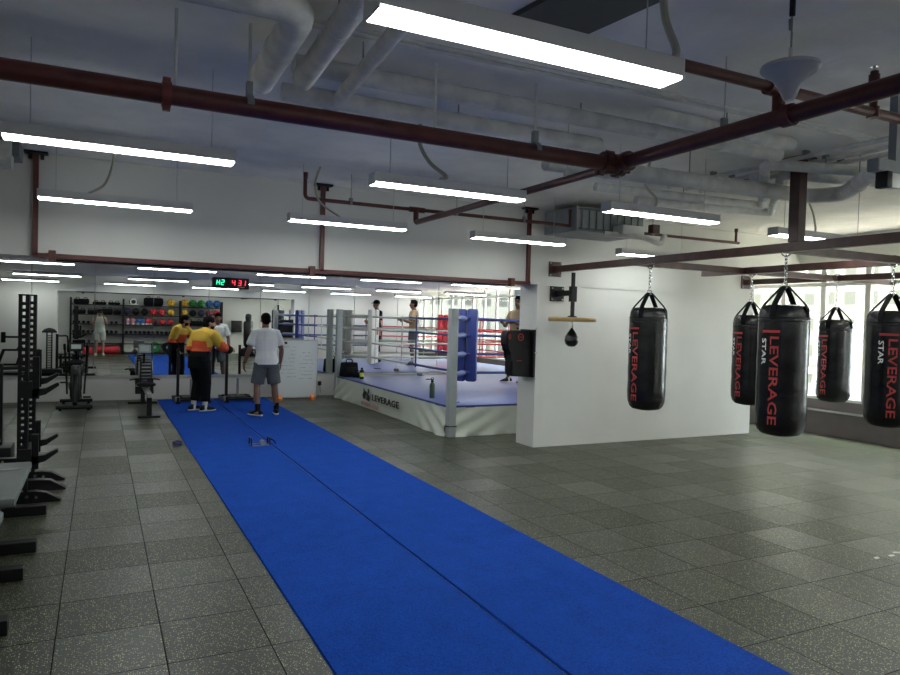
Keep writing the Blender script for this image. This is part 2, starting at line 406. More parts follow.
# mirror panels
edges = [-4.13+1.01*i for i in range(0, 15)]
MLAB = {3: 'mirror sheet behind the perforated rack uprights, reflecting the machines', 4: 'mirror sheet reflecting the photographer and the left half of the shelves', 5: 'mirror sheet behind the person in the yellow and orange jacket',
        6: 'mirror sheet directly below the digital timer', 7: 'mirror sheet rising behind the whiteboard', 8: 'mirror sheet behind the far grey post of the ring and the black gym bag',
        9: 'mirror sheet just right of the white corner pad of the ring', 10: 'mirror sheet reflecting the left end of the window row, over the ring', 11: 'mirror sheet reflecting the windows, behind the grey front post of the ring',
        12: 'last visible mirror sheet, beside the white column'}
for i in range(14):
    x0, x1 = edges[i], min(edges[i+1], XR-.02)
    tag(MB().box(((x0+x1)/2, YM-.016, 1.50), (x1-x0-.010, .012, 2.06)).build('wall_mirror', mirror, smooth=False),
        MLAB.get(i, 'mirror sheet of the far wall, outside the view of the photo'), 'mirror', 'mirror sheets along the far wall')

# ------------------------------------------------------------------ blue carpet
def strip(x0, x1, label):
    m = MB(); bm = m.bm; ny = 60
    top = []
    for j in range(ny+1):
        y = -.8+(14.42+.8)*j/ny; w = .006*noise.noise(Vector((x0, y*.7, 0)))
        top.append([bm.verts.new((x0+w, y, 0.001)), bm.verts.new((x0+w+.006, y, .013)), bm.verts.new((x1-.006+w*.5, y, .013)), bm.verts.new((x1+w*.5, y, .001))])
    for j in range(ny):
        for q in range(3): bm.faces.new((top[j][q], top[j][q+1], top[j+1][q+1], top[j+1][q]))
    bm.faces.new(list(reversed(top[0]))); bm.faces.new(top[-1])
    for j in range(ny): bm.faces.new((top[j][3], top[j][0], top[j+1][0], top[j+1][3]))
    return tag(m.build('turf_runner', carpet), label, 'carpet', 'blue turf runners')
strip(1.0, 1.998, 'long blue turf strip, the half nearer the weight benches')
strip(2.012, 3.005, 'long blue turf strip, the half nearer the boxing ring')

# ------------------------------------------------------------------ light fittings
def make_light(name='linear_light'):
    r_ = thing(name, (0, 0, 0), 'x', 'ceiling light')
    MB().box((0, 0, .045), (1.22, .122, .066)).build('housing', ledhouse, r_, smooth=False)
    MB().box((0, 0, .006), (1.215, .114, .012)).build('diffuser', diff, r_, smooth=False)
    for s in (-1, 1):
        MB().box((s*.611, 0, .04), (.01, .127, .08)).build('end_cap', ledhouse, r_, smooth=False)
    for s in (-1, 1):
        MB().tube([(s*.48, 0, .078), (s*.48, 0, .57)], .003, 6).build('suspension_wire', steel, r_)
    return r_
L0 = make_light(); used = False
def light(xc, y, z, label, group='hanging linear lights in the front hall', wire=1.):
    global used
    o = L0 if not used else copy_tree(L0)
    used = True
    o.location = (xc, y, z); o['label'] = label; o['group'] = group
    if wire != 1.:
        for ch in o.children:
            if ch.name.startswith('suspension'): ch.scale[2] = wire; ch.location[2] = .078*(1-wire)
    return o
FR = [(1.345, 2.07, 'big bright linear light at the top centre, over the blue turf'),
      (.12, 4.55, 'linear light at the left edge below the thick red pipe'),
      (2.29, 4.64, 'linear light over the turf in front of the red frame on the bulkhead'),
      (4.32, 4.62, 'linear light below the grey lagged pipes, left of the square red post'),
      (6.68, 4.82, 'linear light partly behind the square red post of the bag rig'),
      (.13, 6.87, 'linear light by the bulkhead, touching the left upright of the red frame'),
      (2.25, 6.87, 'linear light by the bulkhead, in front of the middle red upright'),
      (4.33, 6.95, 'linear light by the bulkhead, nearest the right end of the red frame'),
      (6.7, 7.3, 'linear light mostly hidden above the bag rig beam by the bulkhead')]
for x, y, l in FR:
    o_ = light(x, y, 2.6, l)
    if x == 6.68: o_.scale[0] = 1.2
for x in (-1.9, .13, 2.2, 4.3, 6.4, 8.6):  # unseen row of fittings added to light the hall behind the camera
    light(x, -.55, 2.6, 'linear light added unseen behind the camera to light the storage shelves', 'linear lights added to light the storage shelves')
for x, y in ((4.5, 2.07), (6.3, 2.07), (8.4, 2.07), (8.75, 4.8)):  # near row added out of view for illumination; last one continues a glimpsed fitting
    light(x, y, 2.6, 'linear light above the punch bag rig, outside the view, in a set added mainly for illumination', 'hanging linear lights above the bag rig')
RR = [(-.98, 12.5, 'rear room linear light, the one at the far left edge'), (1.15, 12.5, 'rear room linear light just left of the timer'),
      (3.05, 12.5, 'rear room linear light just right of the timer'), (4.95, 12.5, 'rear room linear light over the white side of the ring'),
      (6.85, 12.5, 'rear room linear light over the far middle of the ring'), (8.8, 12.5, 'rear room linear light over the red corner')]
for x, y, l in RR: light(x, y, 2.38, l, 'linear lights in the rear room', .25).scale[1] = .7
for x in (-1.55, .7, 2.85, 4.75, 6.75, 8.8):
    light(x, 8.95, 2.38, 'rear room linear light just behind the bulkhead, seen only in the mirror', 'linear lights behind the bulkhead', .25)

# ------------------------------------------------------------------ red pipework
def ring_x(mb, x, y, z, R_, w): mb.lathe([(R_*.8, -w/2), (R_, -w/2), (R_, w/2), (R_*.8, w/2)], (x, y, z), 16, 'x')
def ring_y(mb, x, y, z, R_, w): mb.lathe([(R_*.8, -w/2), (R_, -w/2), (R_, w/2), (R_*.8, w/2)], (x, y, z), 16, 'y')
p = thing('sprinkler_main', (0, 3.78, 2.75), 'thick dark red sprinkler main running across the whole front hall', 'pipe')
m = MB(); m.tube([(-3.5, 0, 0), (3.1, 0, 0)], .05, 16); m.build('pipe', red, p)
for cx_ in (.28,):
    m = MB(); ring_x(m, cx_, 0, 0, .064, .042); m.box((cx_, 0, .070), (.036, .03, .022)).box((cx_, 0, -.070), (.036, .03, .022)); m.build('coupling', mat('coupling_red', (.17, .03, .025), .5), p)
for cx_ in (3.01, 3.14):
    m = MB(); ring_x(m, cx_, 0, 0, .075, .04)
    for a in range(4):
        m.tube([(cx_-.03, .075*math.cos(a*PI/2+.7), .075*math.sin(a*PI/2+.7)), (cx_+.03, .075*math.cos(a*PI/2+.7), .075*math.sin(a*PI/2+.7))], .016, 8)
    m.build('flange', red, p)
m = MB(); m.ell((3.08, 0, 0), (.075, .07, .07)).build('tee_fitting', red, p)
for cx_ in (.68, 2.45):
    m = MB(); m.loft([(cx_, math.cos(a)*.062, math.sin(a)*.062) for a in [k*PI/8 for k in range(0, 9)]], (.018, .004), 6, side=(1, 0, 0)).box((cx_, 0, .095), (.03, .04, .07)).build('clamp', greyp, p)
    MB().tube([(cx_, 0, .12), (cx_, 0, .43)], .009, 8).build('hanger_rod', white, p)
for cx_ in (.32, 1.75):
    MB().tube([(cx_, 0, .05), (cx_, 0, .43)], .008, 8).build('hanger_rod', white, p)
p = thing('sprinkler_branch', (3.1, 3.78, 2.75), 'red branch pipe running from the flanged joint towards the top right corner', 'pipe')
MB().tube([(0, .05, 0), (0, -5, 0)], .045, 16).build('pipe', red, p)
m = MB(); ring_y(m, 0, -.12, 0, .066, .04); m.build('flange', red, p)
m = MB(); m.tube([(0, -1.27, 0), (0, -1.27, .13)], .032, 12); ring_y(m, 0, -1.33, 0, .056, .06); m.build('riser', red, p)
m = MB(); m.box((.0, -.92, .06), (.04, .02, .05)).build('clamp', greyp, p); MB().tube([(0, -.92, .05), (0, -.92, .43)], .004, 6).build('hanger_rod', steel, p)
MB().tube([(0, -2.35, .05), (0, -2.35, .43)], .004, 6).build('hanger_rod', steel, p)
p = thing('sprinkler_crosspipe', (0, 2.51, 2.9), 'thinner red pipe crossing above the branch at the upper right', 'pipe')
MB().tube([(2.0, 0, 0), (7.5, 0, 0)], .028, 12).build('pipe', red, p)
m = MB(); ring_x(m, 3.04, 0, 0, .042, .05); ring_x(m, 3.16, 0, 0, .042, .05); m.ell((3.1, 0, 0), (.05, .045, .045)); m.build('tee_fitting', red, p)
m = MB(); m.tube([(3.87, 0, 0), (3.87, 0, .23)], .022, 10).tube([(3.87, 0, .16), (3.87, 0, .21)], .030, 10).tube([(3.87, 0, -.03), (3.87, 0, .03)], .034, 10); m.build('sprinkler_riser', red, p)
MB().tube([(3.87, 0, .23), (3.87, 0, .255)], .01, 8).tube([(3.87, 0, .255), (3.87, 0, .26)], .022, 8).build('sprinkler_head', chrome, p)
p = thing('sprinkler_far_branch', (3.1, 3.83, 2.74), 'red branch pipe slanting away from the flanged joint to the thin far pipe', 'pipe')
MB().bentube([(0, 0, 0), (0, 3.3, 0), (0, 3.3, .12)], .03, 12, .04).build('pipe', red, p)
MB().box((0, .5, .05), (.05, .02, .06)).build('clamp', steel, p); MB().tube([(0, .5, .06), (0, .5, .44)], .004, 6).build('hanger_rod', steel, p)
p = thing('sprinkler_thin_pipe', (0, 7.13, 2.88), 'thin dark red pipe along the bulkhead with an upturned left end', 'pipe')
MB().bentube([(1.86, 0, .26), (1.86, 0, 0), (8.1, 0, 0)], .02, 10, .05).build('pipe', red, p)
MB().tube([(1.86, 0, .2), (1.86, 0, .262)], .027, 10).build('collar', red, p)
m = MB(); m.tube([(3.02, 0, 0), (3.2, 0, 0)], .03, 10).tube([(3.1, 0, .02), (3.1, 0, -.06)], .03, 10); m.build('tee_fitting', red, p)
for x in (5.17, 8.04): MB().tube([(x, 0, -.01), (x, 0, .19)], .018, 10).tube([(x, 0, .15), (x, 0, .2)], .025, 10).build('sprinkler_riser', red, p)
for x in (2.35, 3.6, 4.5, 6.5): MB().tube([(x, 0, .02), (x, 0, .3)], .004, 6).tube([(x, 0, -.02), (x, 0, .05)], .024, 6).build('hanger_rod', greyp, p)

# red square-tube frame on the bulkhead
p = thing('bulkhead_frame', (0, 7.80, 0), 'dark red square tube frame hung along the lower edge of the bulkhead', 'steel frame')
MB().box((2.24, .03, 2.19), (5.64, .045, .045)).build('bottom_rail', red, p, smooth=False)
for x, s in ((-.566, .045), (2.25, .045), (5.03, .045)):
    MB().box((x, .03, 2.68), (s, s, .98)).build('upright', red, p, smooth=False)
    MB().box((x, .03, 3.165), (.2, .12, .02)).box((x-.05, .03, 3.13), (.03, .02, .05)).box((x+.05, .03, 3.13), (.03, .02, .05)).build('ceiling_plate', blackm, p, smooth=False)
for x in (-.42, 2.13, 4.76):
    MB().box((x, 0, 2.19), (.06, .08, .10)).build('clamp', red, p, smooth=False)
MB().box((2.24, .35, 2.17), (5.4, .03, .02)).build('rear_rail', red, p, smooth=False)

# ------------------------------------------------------------------ bag rig
ZR = 2.40
def beam_y(x, y0, y1, label):
    b_ = thing('rig_beam', (x, 0, ZR), label, 'steel beam', 'square steel beams of the punch bag rig')
    MB().box((0, (y0+y1)/2, 0), (.08, y1-y0, .08), bev=.004).build('tube', redbeam, b_, smooth=False)
    if y1 > 7.8:
        m = MB(); m.box((0, YW-.008, 0), (.2, .012, .2)); m.build('wall_plate', redbeam, b_, smooth=False)
        for sx_ in (-1, 1):
            for sz_ in (-1, 1): MB().tube([(sx_*.08, YW-.014, sz_*.08), (sx_*.08, YW-.03, sz_*.08)], .012, 6).build('bolt', greyp, b_)
    return b_
beam_y(5.48, -2, YW-.014, 'long dark steel beam from the plate beside the speed bag towards the right edge')
beam_y(9.12, -2, YW-.014, 'reddish steel beam from the plate at the right end of the white block')
beam_y(7.3, 1.0, 7.0, 'middle steel beam running parallel between the two plated beams')
for y, l in ((6.33, 'cross beam nearer the white wall that carries the three far bags'), (4.34, 'cross beam nearer the camera that carries the two near bags'), (1.5, 'cross beam of the rig near the camera')):
    b_ = thing('rig_crossbeam', (0, y, ZR+.0), l, 'steel beam', 'square steel cross beams of the punch bag rig')
    for xa, xb in ((5.521, 7.259), (7.341, 9.079), (9.161, XR)):
        MB().box(((xa+xb)/2, 0, 0), (xb-xa-.002, .075, .075), bev=.004).build('tube', redbeam, b_, smooth=False)
for x, y, l in ((5.48, 4.2, 'square red post rising to the ceiling above the nearest punch bag'), (9.12, 1.5, 'square red post to the ceiling near the window')):
    b_ = thing('rig_post', (x, y, ZR+.042), l, 'steel post', 'ceiling posts of the punch bag rig')
    MB().box((0, 0, .36), (.10, .10, .72), bev=.004).build('tube', redbeam, b_, smooth=False)
    MB().box((0, 0, .728), (.2, .2, .014)).build('ceiling_plate', redbeam, b_, smooth=False)

def wrap_text(s, size, r, az, zc, length, width, m, parent, offs):
    """lettering printed down a cylinder: reads top to bottom"""
    bm = text_mesh(s, size, .0, 1., sub=3)
    xs = [v_.co.x for v_ in bm.verts]; ys = [v_.co.y for v_ in bm.verts]
    x0, x1, y0, y1 = min(xs), max(xs), min(ys), max(ys)
    for v_ in bm.verts:
        a = (v_.co.x-x0)/(x1-x0); b_ = (v_.co.y-(y0+y1)/2)/(y1-y0)*width
        th = az+(b_+offs)/r      # letter tops point to the viewer's right
        rr = r+.0025
        v_.co = Vector((rr*math.cos(th), rr*math.sin(th), zc+length/2-a*length))
    me = bpy.data.meshes.new('lettering'); bm.to_mesh(me); bm.free(); me.materials.append(m)
    o = bpy.data.objects.new('lettering', me); COL.objects.link(o); o.parent = parent
    return o
def punch_bag(x, y, ztop, zbot, rad, off_deg, label):
    H = ztop-zbot
    r_ = thing('punch_bag', (x, y, zbot), label, 'punch bag', 'hanging punch bags on the steel rig')
    m = MB(); bm = m.bm; seg = 48; rows = []
    prof = [(.0, .0), (.35, .004), (.7, .02), (.88, .055), (.97, .11), (1.0, .18)]
    prof += [(1.0+.008*math.sin(i*1.7), .18+(H-.32)*i/14) for i in range(1, 15)]
    prof += [(.985, H-.10), (.95, H-.05), (.86, H-.012), (.6, H), (.0, H-.004)]
    for i, (q, z) in enumerate(prof):
        row = []
        for k_ in range(seg):
            a = 2*PI*k_/seg
            n_ = noise.noise(Vector((math.cos(a)*2.2+x, math.sin(a)*2.2+y, z*4)))
            edge_ = max(0, 1-min(z, H-z)/.22)
            rr = rad*q*(1+.006*n_)+.006*edge_*math.sin(a*17+3*n_)*(q > .5)
            row.append(bm.verts.new((rr*math.cos(a), rr*math.sin(a), z)) if q > 0 else None)
        if q == 0: row = [bm.verts.new((0, 0, z))]
        rows.append(row)
    for i in range(len(rows)-1):
        A, B = rows[i], rows[i+1]
        for k_ in range(seg):
            k2 = (k_+1) % seg
            if len(A) == 1: bm.faces.new((A[0], B[k2], B[k_]))
            elif len(B) == 1: bm.faces.new((A[k_], A[k2], B[0]))
            else: bm.faces.new((A[k_], A[k2], B[k2], B[k_]))
    m.build('body', vinyl, r_, ang=70)
    m = MB(); m.torus((0, 0, H-.12), rad*1.003, .004, 40, 6).torus((0, 0, H-.15), rad*1.003, .003, 40, 6).build('seam', blackr, r_)
    zr = H+.17
    va = math.atan2(-y, -x)   # direction to the camera
    for k_ in range(4):
        a = va+PI/4+k_*PI/2 if k_ % 2 == 0 else va+PI/4+k_*PI/2
        a += .35
        c, s = math.cos(a), math.sin(a)
        m = MB(); m.loft([(c*rad*.99, s*rad*.99, H-.13), (c*rad*.97, s*rad*.97, H-.03), (c*rad*.80, s*rad*.80, H+.02), (c*.03, s*.03, zr)], (.028, .004), 8, side=(-s, c, 0))
        m.build('strap', blackcloth, r_)
    m = MB(); m.torus((0, 0, zr+.012), .03, .006, 16, 8, ax='y'); m.build('ring', chrome, r_)
    m = MB(); z = zr+.05; kk = 0; ztopc = ZR-.045-zbot
    while z < ztopc:
        m.torus((0, 0, z), .013, .0038, 12, 6, ax='x' if kk % 2 else 'y', sq=(1, 1.9)); z += .036; kk += 1
    m.build('chain', chrome, r_)
    MB().torus((0, 0, ZR-zbot), .058, .007, 20, 8, ax='x' if abs(y-4.4) < .3 or True else 'y').build('hanger_ring', chrome, r_)
    # printed lettering (LEVERAGE / STAR) below a short bar
    az = va+math.radians(off_deg)
    wrap_text('LEVERAGE', .2, rad, az, H*.43, H*.66, rad*.36, textred, r_, 0)
    wrap_text('STAR', .12, rad, az, H*.43+H*.33-H*.115, H*.20, rad*.22, textwhite, r_, -rad*.46)
    m = MB(); bm = m.bm; zt = H*.43+H*.33+.045; n = 8; A = []
    for k_ in range(n+1):
        th = az+(-rad*.56+rad*.77*k_/n)/rad
        A.append([bm.verts.new(((rad+.0025)*math.cos(th), (rad+.0025)*math.sin(th), zz)) for zz in (zt-.012, zt+.012)])
    for k_ in range(n): bm.faces.new((A[k_][0], A[k_+1][0], A[k_+1][1], A[k_][1]))
    m.build('printed_bar', textred, r_)
    return r_
punch_bag(5.755, 6.33, 1.885, .68, .218, -40, 'punch bag hanging alone in front of the white wall')
punch_bag(7.45, 6.33, 1.845, .69, .205, -37, 'punch bag partly hidden behind the largest one')
punch_bag(5.615, 4.40, 1.895, .69, .217, -19, 'largest looking punch bag, at the front, overlapping another')
punch_bag(9.13, 6.33, 1.83, .68, .22, -35, 'far punch bag against the window mullions')
punch_bag(7.22, 4.40, 1.89, .70, .225, 6, 'punch bag cut by the right edge of the photo')

# ------------------------------------------------------------------ speed bag platform
p = thing('speed_bag_platform', (5.5, YW, 0), 'wall bracket with round wooden board and small black speed bag', 'speed bag platform')
MB().box((0.02, -.01, 2.07), (.22, .016, .20)).build('wall_plate', blackm, p, smooth=False)
for sx_ in (-1, 1):
    for sz_ in (-1, 1): MB().tube([(.02+sx_*.085, -.016, 2.07+sz_*.075), (.02+sx_*.085, -.03, 2.07+sz_*.075)], .012, 6).build('bolt', steel, p)
MB().box((0.02, -.19, 2.075), (.07, .36, .07)).box((.02, -.37, 2.06), (.075, .075, .20)).build('arm', blackm, p, smooth=False)
MB().box((0.02, -.37, 2.03), (.038, .038, .62)).build('post', blackm, p, smooth=False)
MB().lathe([(.0, 0), (.30, 0), (.31, .012), (.31, .045), (.30, .055), (0, .055)], (.02, -.37, 1.70), 40).build('board', wood, p)
MB().lathe([(.0, 0), (.07, 0), (.05, .02), (0, .02)], (.02, -.37, 1.756), 20).build('hub', blackm, p)
MB().tube([(.02, -.37, 1.66), (.02, -.37, 1.70)], .012, 8).tube([(.02, -.37, 1.62), (.02, -.37, 1.655)], .02, 8).build('swivel', chrome, p)
MB().lathe([(0, -.25), (.045, -.245), (.078, -.215), (.092, -.17), (.085, -.12), (.055, -.065), (.022, -.02), (.01, 0), (0, 0)], (.02, -.37, 1.62), 24).build('speed_bag', vinyl, p)

# ------------------------------------------------------------------ uppercut pad on column side
p = thing('wall_punch_pad', (5.215, 8.02, 0), 'black uppercut punch pad fixed to the side of the white column', 'punch pad')
MB().box((-.02, .02, 1.26), (.035, .34, .64)).build('back_plate', blackm, p, smooth=False)
out = [(-.035, 1.565), (-.38, 1.565), (-.41, 1.54), (-.42, 1.40), (-.41, 1.36), (-.365, 1.32), (-.335, 1.28), (-.33, 1.20), (-.34, 1.15), (-.34, 1.0), (-.32, .955), (-.035, .94)]
m = MB(); m.poly(out, 'y', -.09, .09)
bmesh.ops.bevel(m.bm, geom=list(m.bm.edges), offset=.018, segments=2, affect='EDGES')
m.build('pad', mat('pad_leather', (.006, .006, .007), .55, spec=.25, bump=.3, bscale=14), p, ang=60)
for z in (1.60, 1.27, .93):
    MB().tube([(-.012, -.16, z), (-.012, -.18, z)], .014, 8).build('bolt', steel, p)
MB().box((-.2, .0, 1.59), (.02, .02, .03)).build('hook', blackm, p, smooth=False)
MB().torus((-.205, -.092, 1.475), .042, .005, 24, 6, ax='y').build('printed_ring', textred, p)
MB().torus((-.375, -.090, 1.48), .03, .004, 24, 6, ax='y', sq=(.5, 1)).build('printed_ring', textred, p)
text_obj('STAR', .02, textred, p, Matrix.Translation((-.205, -.092, 1.475)) @ Matrix.Rotation(PI/2, 4, 'X'), fit=(.05, .016))
MB().box((-.22, -.092, 1.16), (.09, .003, .006)).build('printed_line', textred, p, smooth=False)

# ------------------------------------------------------------------ boxing ring
RX0, RX1, RY0, RY1, RZ = 4.5, 10.15, 9.0, 14.25, .45
ring = thing('boxing_ring', (0, 0, 0), 'raised boxing ring with blue canvas, white skirt and blue, white and red ropes', 'boxing ring')
MB().box(((RX0+RX1)/2, (RY0+RY1)/2, RZ-.02), (RX1-RX0, RY1-RY0, .04), bev=.012).build('canvas', canvas, ring)
MB().box((RX0+.001, (RY0+RY1)/2, RZ-.022), (.02, RY1-RY0+.02, .032)).box(((RX0+RX1)/2, RY0+.001, RZ-.022), (RX1-RX0+.02, .02, .032)).build('canvas_hem', canvasedge, ring, smooth=False)
def skirt(p0, p1, nrm, tuck0, tuck1):
    m = MB(); bm = m.bm; nu, nz = 160, 10; G = []
    L = (Vector(p1)-Vector(p0)).length; d = (Vector(p1)-Vector(p0))/L; n = Vector(nrm)
    for i in range(nu+1):
        u = i/nu*L; row = []
        for j in range(nz+1):
            f = j/nz; z = (RZ-.035)*(1-f)+.004
            o_ = .012+.018*f+.022*f*noise.noise(Vector((u*1.1, f*1.5, p0[0])))
            for q, c_ in ((u, tuck0), (L-u, tuck1)):
                if c_: # folds fanning from the tied corner
                    w_ = max(0, 1-q/1.25)
                    o_ += w_*(.030*math.sin((q+.9*f)*13)*(.3+.7*f)+.05*f*f)
            row.append(bm.verts.new(Vector(p0)+d*u+n*o_+Vector((0, 0, z))))
        G.append(row)
    for i in range(nu):
        for j in range(nz): bm.faces.new((G[i][j], G[i+1][j], G[i+1][j+1], G[i][j+1]))
    o = m.build('skirt', apron, ring)
    return o
skirt((RX0, RY0, 0), (RX0, RY1, 0), (-1, 0, 0), True, True)
skirt((RX0, RY0, 0), (RX1, RY0, 0), (0, -1, 0), True, True)
skirt((RX1, RY0, 0), (RX1, RY1, 0), (1, 0, 0), False, False)
skirt((RX0, RY1, 0), (RX1, RY1, 0), (0, 1, 0), False, False)
# platform under the canvas
MB().box(((RX0+RX1)/2, (RY0+RY1)/2, (RZ-.04)/2), (RX1-RX0-.08, RY1-RY0-.08, RZ-.042)).build('platform', mat('plywood', (.3, .22, .13), .7), ring, smooth=False)
posts = {'nl': (RX0+.02, RY0-.04), 'fl': (RX0+.02, RY1+.05), 'nr': (RX1-.02, RY0-.04), 'fr': (RX1-.02, RY1+.05)}
IX0, IX1, IY0, IY1 = 5.0, 9.65, 9.5, 13.78
inner = {'nl': (IX0, IY0), 'fl': (IX0, IY1), 'nr': (IX1, IY0), 'fr': (IX1, IY1)}
padc = {'nl': mat('ring_blue_pad', (.03, .05, .24), .4, noise_amt=.08, bump=.2, bscale=10), 'fl': padwhite, 'nr': redpad, 'fr': redpad}
RZS = (1.71, 1.455, 1.17, .885)
for k_, (px, py) in posts.items():
    MB().box((px, py, .925), (.125, .125, 1.85), bev=.02).build('corner_post', ringgrey, ring)
    m = MB(); m.box((px, py, .16), (.135, .135, .012)).build('post_band', blackr, ring, smooth=False)
    ix, iy = inner[k_]; d = Vector((ix-px, iy-py, 0)).normalized()
    for z in RZS:
        a = Vector((px, py, z))+d*.08; b2 = Vector((ix, iy, z))
        MB().loft([a, a.lerp(b2, .25), a.lerp(b2, .3), a.lerp(b2, .8), b2], [.016, .016, .038, .042, .03], 10).build('turnbuckle', mat('turnbuckle_cover', (.16, .20, .40), .4) if k_ == 'nl' else {'fl': whiterope}.get(k_, redrope), ring)
    q = Vector((ix, iy, 0))+d*.10; s = Vector((-d.y, d.x, 0)); rot = Matrix((s, d, Vector((0, 0, 1)))).transposed()
    m = MB()
    m.box((q.x-s.x*.088, q.y-s.y*.088, 1.30), (.165, .11, 1.12), rot=rot, bev=.03).box((q.x+s.x*.088, q.y+s.y*.088, 1.30), (.165, .11, 1.12), rot=rot, bev=.03)
    m.build('corner_pad', padc[k_], ring)
def rope(a, b2, z, m_, sag=.02):
    P = [(a[0]+(b2[0]-a[0])*i/8, a[1]+(b2[1]-a[1])*i/8, z-sag*math.sin(PI*i/8)*.5) for i in range(9)]
    MB().tube(P, .02, 10).build('rope', m_, ring)
XM, YMID = (IX0+IX1)/2, 11.65
for z in RZS:
    rope((IX0, IY0), (IX0, YMID), z, bluerope); rope((IX0, YMID), (IX0, IY1), z, whiterope)
    rope((IX0, IY0), (XM, IY0), z, bluerope); rope((XM, IY0), (IX1, IY0), z, redrope)
    rope((IX0, IY1), (XM, IY1), z, whiterope); rope((XM, IY1), (IX1, IY1), z, redrope)
    rope((IX1, IY0), (IX1, IY1), z, redrope)
def rtie(x, y, m_):
    MB().tube([(x, y, RZS[3]-.05), (x, y, RZS[2]), (x, y, RZS[1]), (x, y, RZS[0]+.03)], .014, 8).build('rope_tie', m_, ring)
rtie(IX0, 11.35, bluerope); rtie(IX0, 12.0, whiterope); rtie(XM-.25, IY0, bluerope); rtie(XM+.25, IY0, redrope); rtie(XM-.3, IY1, whiterope); rtie(XM+.3, IY1, redrope)
rtie(IX1, 11.3, redrope); rtie(IX1, 12.0, redrope)
# logo and lettering on the left skirt
def skirt_text(s, yc, zc, w, h, m_, spacing=1.):
    mt = Matrix.Translation((RX0-.062, yc, zc)) @ Matrix(((0, 0, -1, 0), (-1, 0, 0, 0), (0, 1, 0, 0), (0, 0, 0, 1)))
    return text_obj(s, .2, m_, ring, mt, fit=(w, h), depth=.004, spacing=spacing)
skirt_text('LEVERAGE', 11.35, .245, 1.26, .115, textblack, 1.1)
skirt_text('BOXING STAR', 12.1, .085, .92, .07, textpink, 1.05)
m = MB()
def sk(pts): m.poly([(y_+.48, z_) for y_, z_ in pts], 'x', RX0-.066, RX0-.060)
sk([(11.98, .17), (11.90, .17), (11.86, .26), (11.80, .30), (11.84, .33), (11.90, .31), (11.93, .36), (11.97, .36), (11.96, .30), (12.02, .24)])
sk([(11.82, .17), (11.66, .15), (11.64, .24), (11.70, .28), (11.66, .32), (11.68, .37), (11.73, .38), (11.74, .31), (11.79, .27), (11.76, .22)])
m.build('logo', textblack, ring, smooth=False)
# logo on the white corner pad
m = MB(); q = Vector((inner['fl'][0], inner['fl'][1], 0))+Vector((0, -.06, 0))
m.box((IX0+.12, IY1-.175, 1.42), (.03, .01, .16)).box((IX0+.18, IY1-.16, 1.40), (.03, .01, .14)).build('pad_logo', textpink, ring, smooth=False)

# things on the canvas
p = thing('gym_bag', (4.66, 14.0, RZ), 'black square gym bag standing on the ring edge by the white corner', 'bag', rz=.2)
MB().box((0, 0, .15), (.36, .24, .30), bev=.03, tap=.86).build('body', blackcloth, p)
MB().bentube([(-.07, 0, .29), (-.07, 0, .36), (.07, 0, .36), (.07, 0, .29)], .01, 8, .03).build('handle', blackr, p)
MB().box((0, -.125, .13), (.24, .02, .14), bev=.008).build('pocket', blackr, p)
p = thing('rolled_bag', (4.75, 13.72, RZ), 'black roll bag lying on the ring edge beside the square bag', 'bag', rz=-1.3)
p.scale = (.8, .8, .8)
MB().lathe([(0, -.2), (.06, -.2), (.075, -.18), (.075, .18), (.06, .2), (0, .2)], (0, 0, .076), 16, 'x').build('body', blackcloth, p)
MB().bentube([(-.1, 0, .14), (-.08, 0, .19), (.08, 0, .19), (.1, 0, .14)], .008, 8, .03).build('strap', blackr, p)
def bottle(name, loc, label, r, h, mb_, mc, band=None):
    p = thing(name, loc, label, 'bottle')
    MB().lathe([(0, 0), (r*.92, 0), (r, .01), (r, h*.68), (r*.85, h*.77), (r*.5, h*.84), (r*.45, h*.86), (0, h*.86)], seg=20).build('body', mb_, p)
    MB().lathe([(0, h*.855), (r*.55, h*.855), (r*.55, h*.95), (r*.3, h), (0, h)], seg=16).build('cap', mc, p)
    if band: MB().lathe([(r*1.01, h*.2), (r*1.03, h*.2), (r*1.03, h*.55), (r*1.01, h*.55)], seg=20).build('label_band', band, p)
    return p
bottle('water_bottle', (4.74, 13.42, RZ), 'small black and yellow drinks bottle on the ring edge by the bags', .042, .23, blackr, blackr, limep)
g_ = bottle('metal_flask', (4.68, 9.95, RZ), 'dark green metal flask standing on the canvas near the front post', .042, .29, green, blackm)
MB().torus((0, 0, .30), .022, .005, 14, 6, ax='y').build('loop', blackm, g_)
p = thing('hand_wrap', (6.25, 13.95, RZ), 'small grey hand wrap dropped at the far edge of the canvas', 'hand wrap')
MB().lathe([(0, -.05), (.03, -.05), (.036, 0), (.03, .05), (0, .05)], (0, 0, .036), 14, 'x').build('roll', mat('wrap_grey', (.2, .2, .2), .8), p)
MB().box((.06, .03, .006), (.1, .05, .008), bev=.002).build('tail', mat('wrap_grey', (.2, .2, .2), .8), p)
p = thing('phone', (6.1, 13.1, RZ), 'black phone lying flat on the far part of the canvas', 'phone')
MB().box((0, 0, .006), (.16, .08, .011), bev=.004).build('case', blackm, p); MB().box((0, 0, .0123), (.145, .068, .001)).build('screen', mat('screen_glass', (.01, .01, .012), .1), p, smooth=False)
p = thing('pen', (4.72, 9.25, RZ), 'thin pale stick lying on the canvas by the front post', 'stick', rz=.5)
MB().tube([(-.12, 0, .006), (.1, 0, .006)], .005, 8).build('shaft', greyv, p); MB().tube([(.1, 0, .006), (.13, 0, .006)], .006, 8).build('tip', blackr, p)

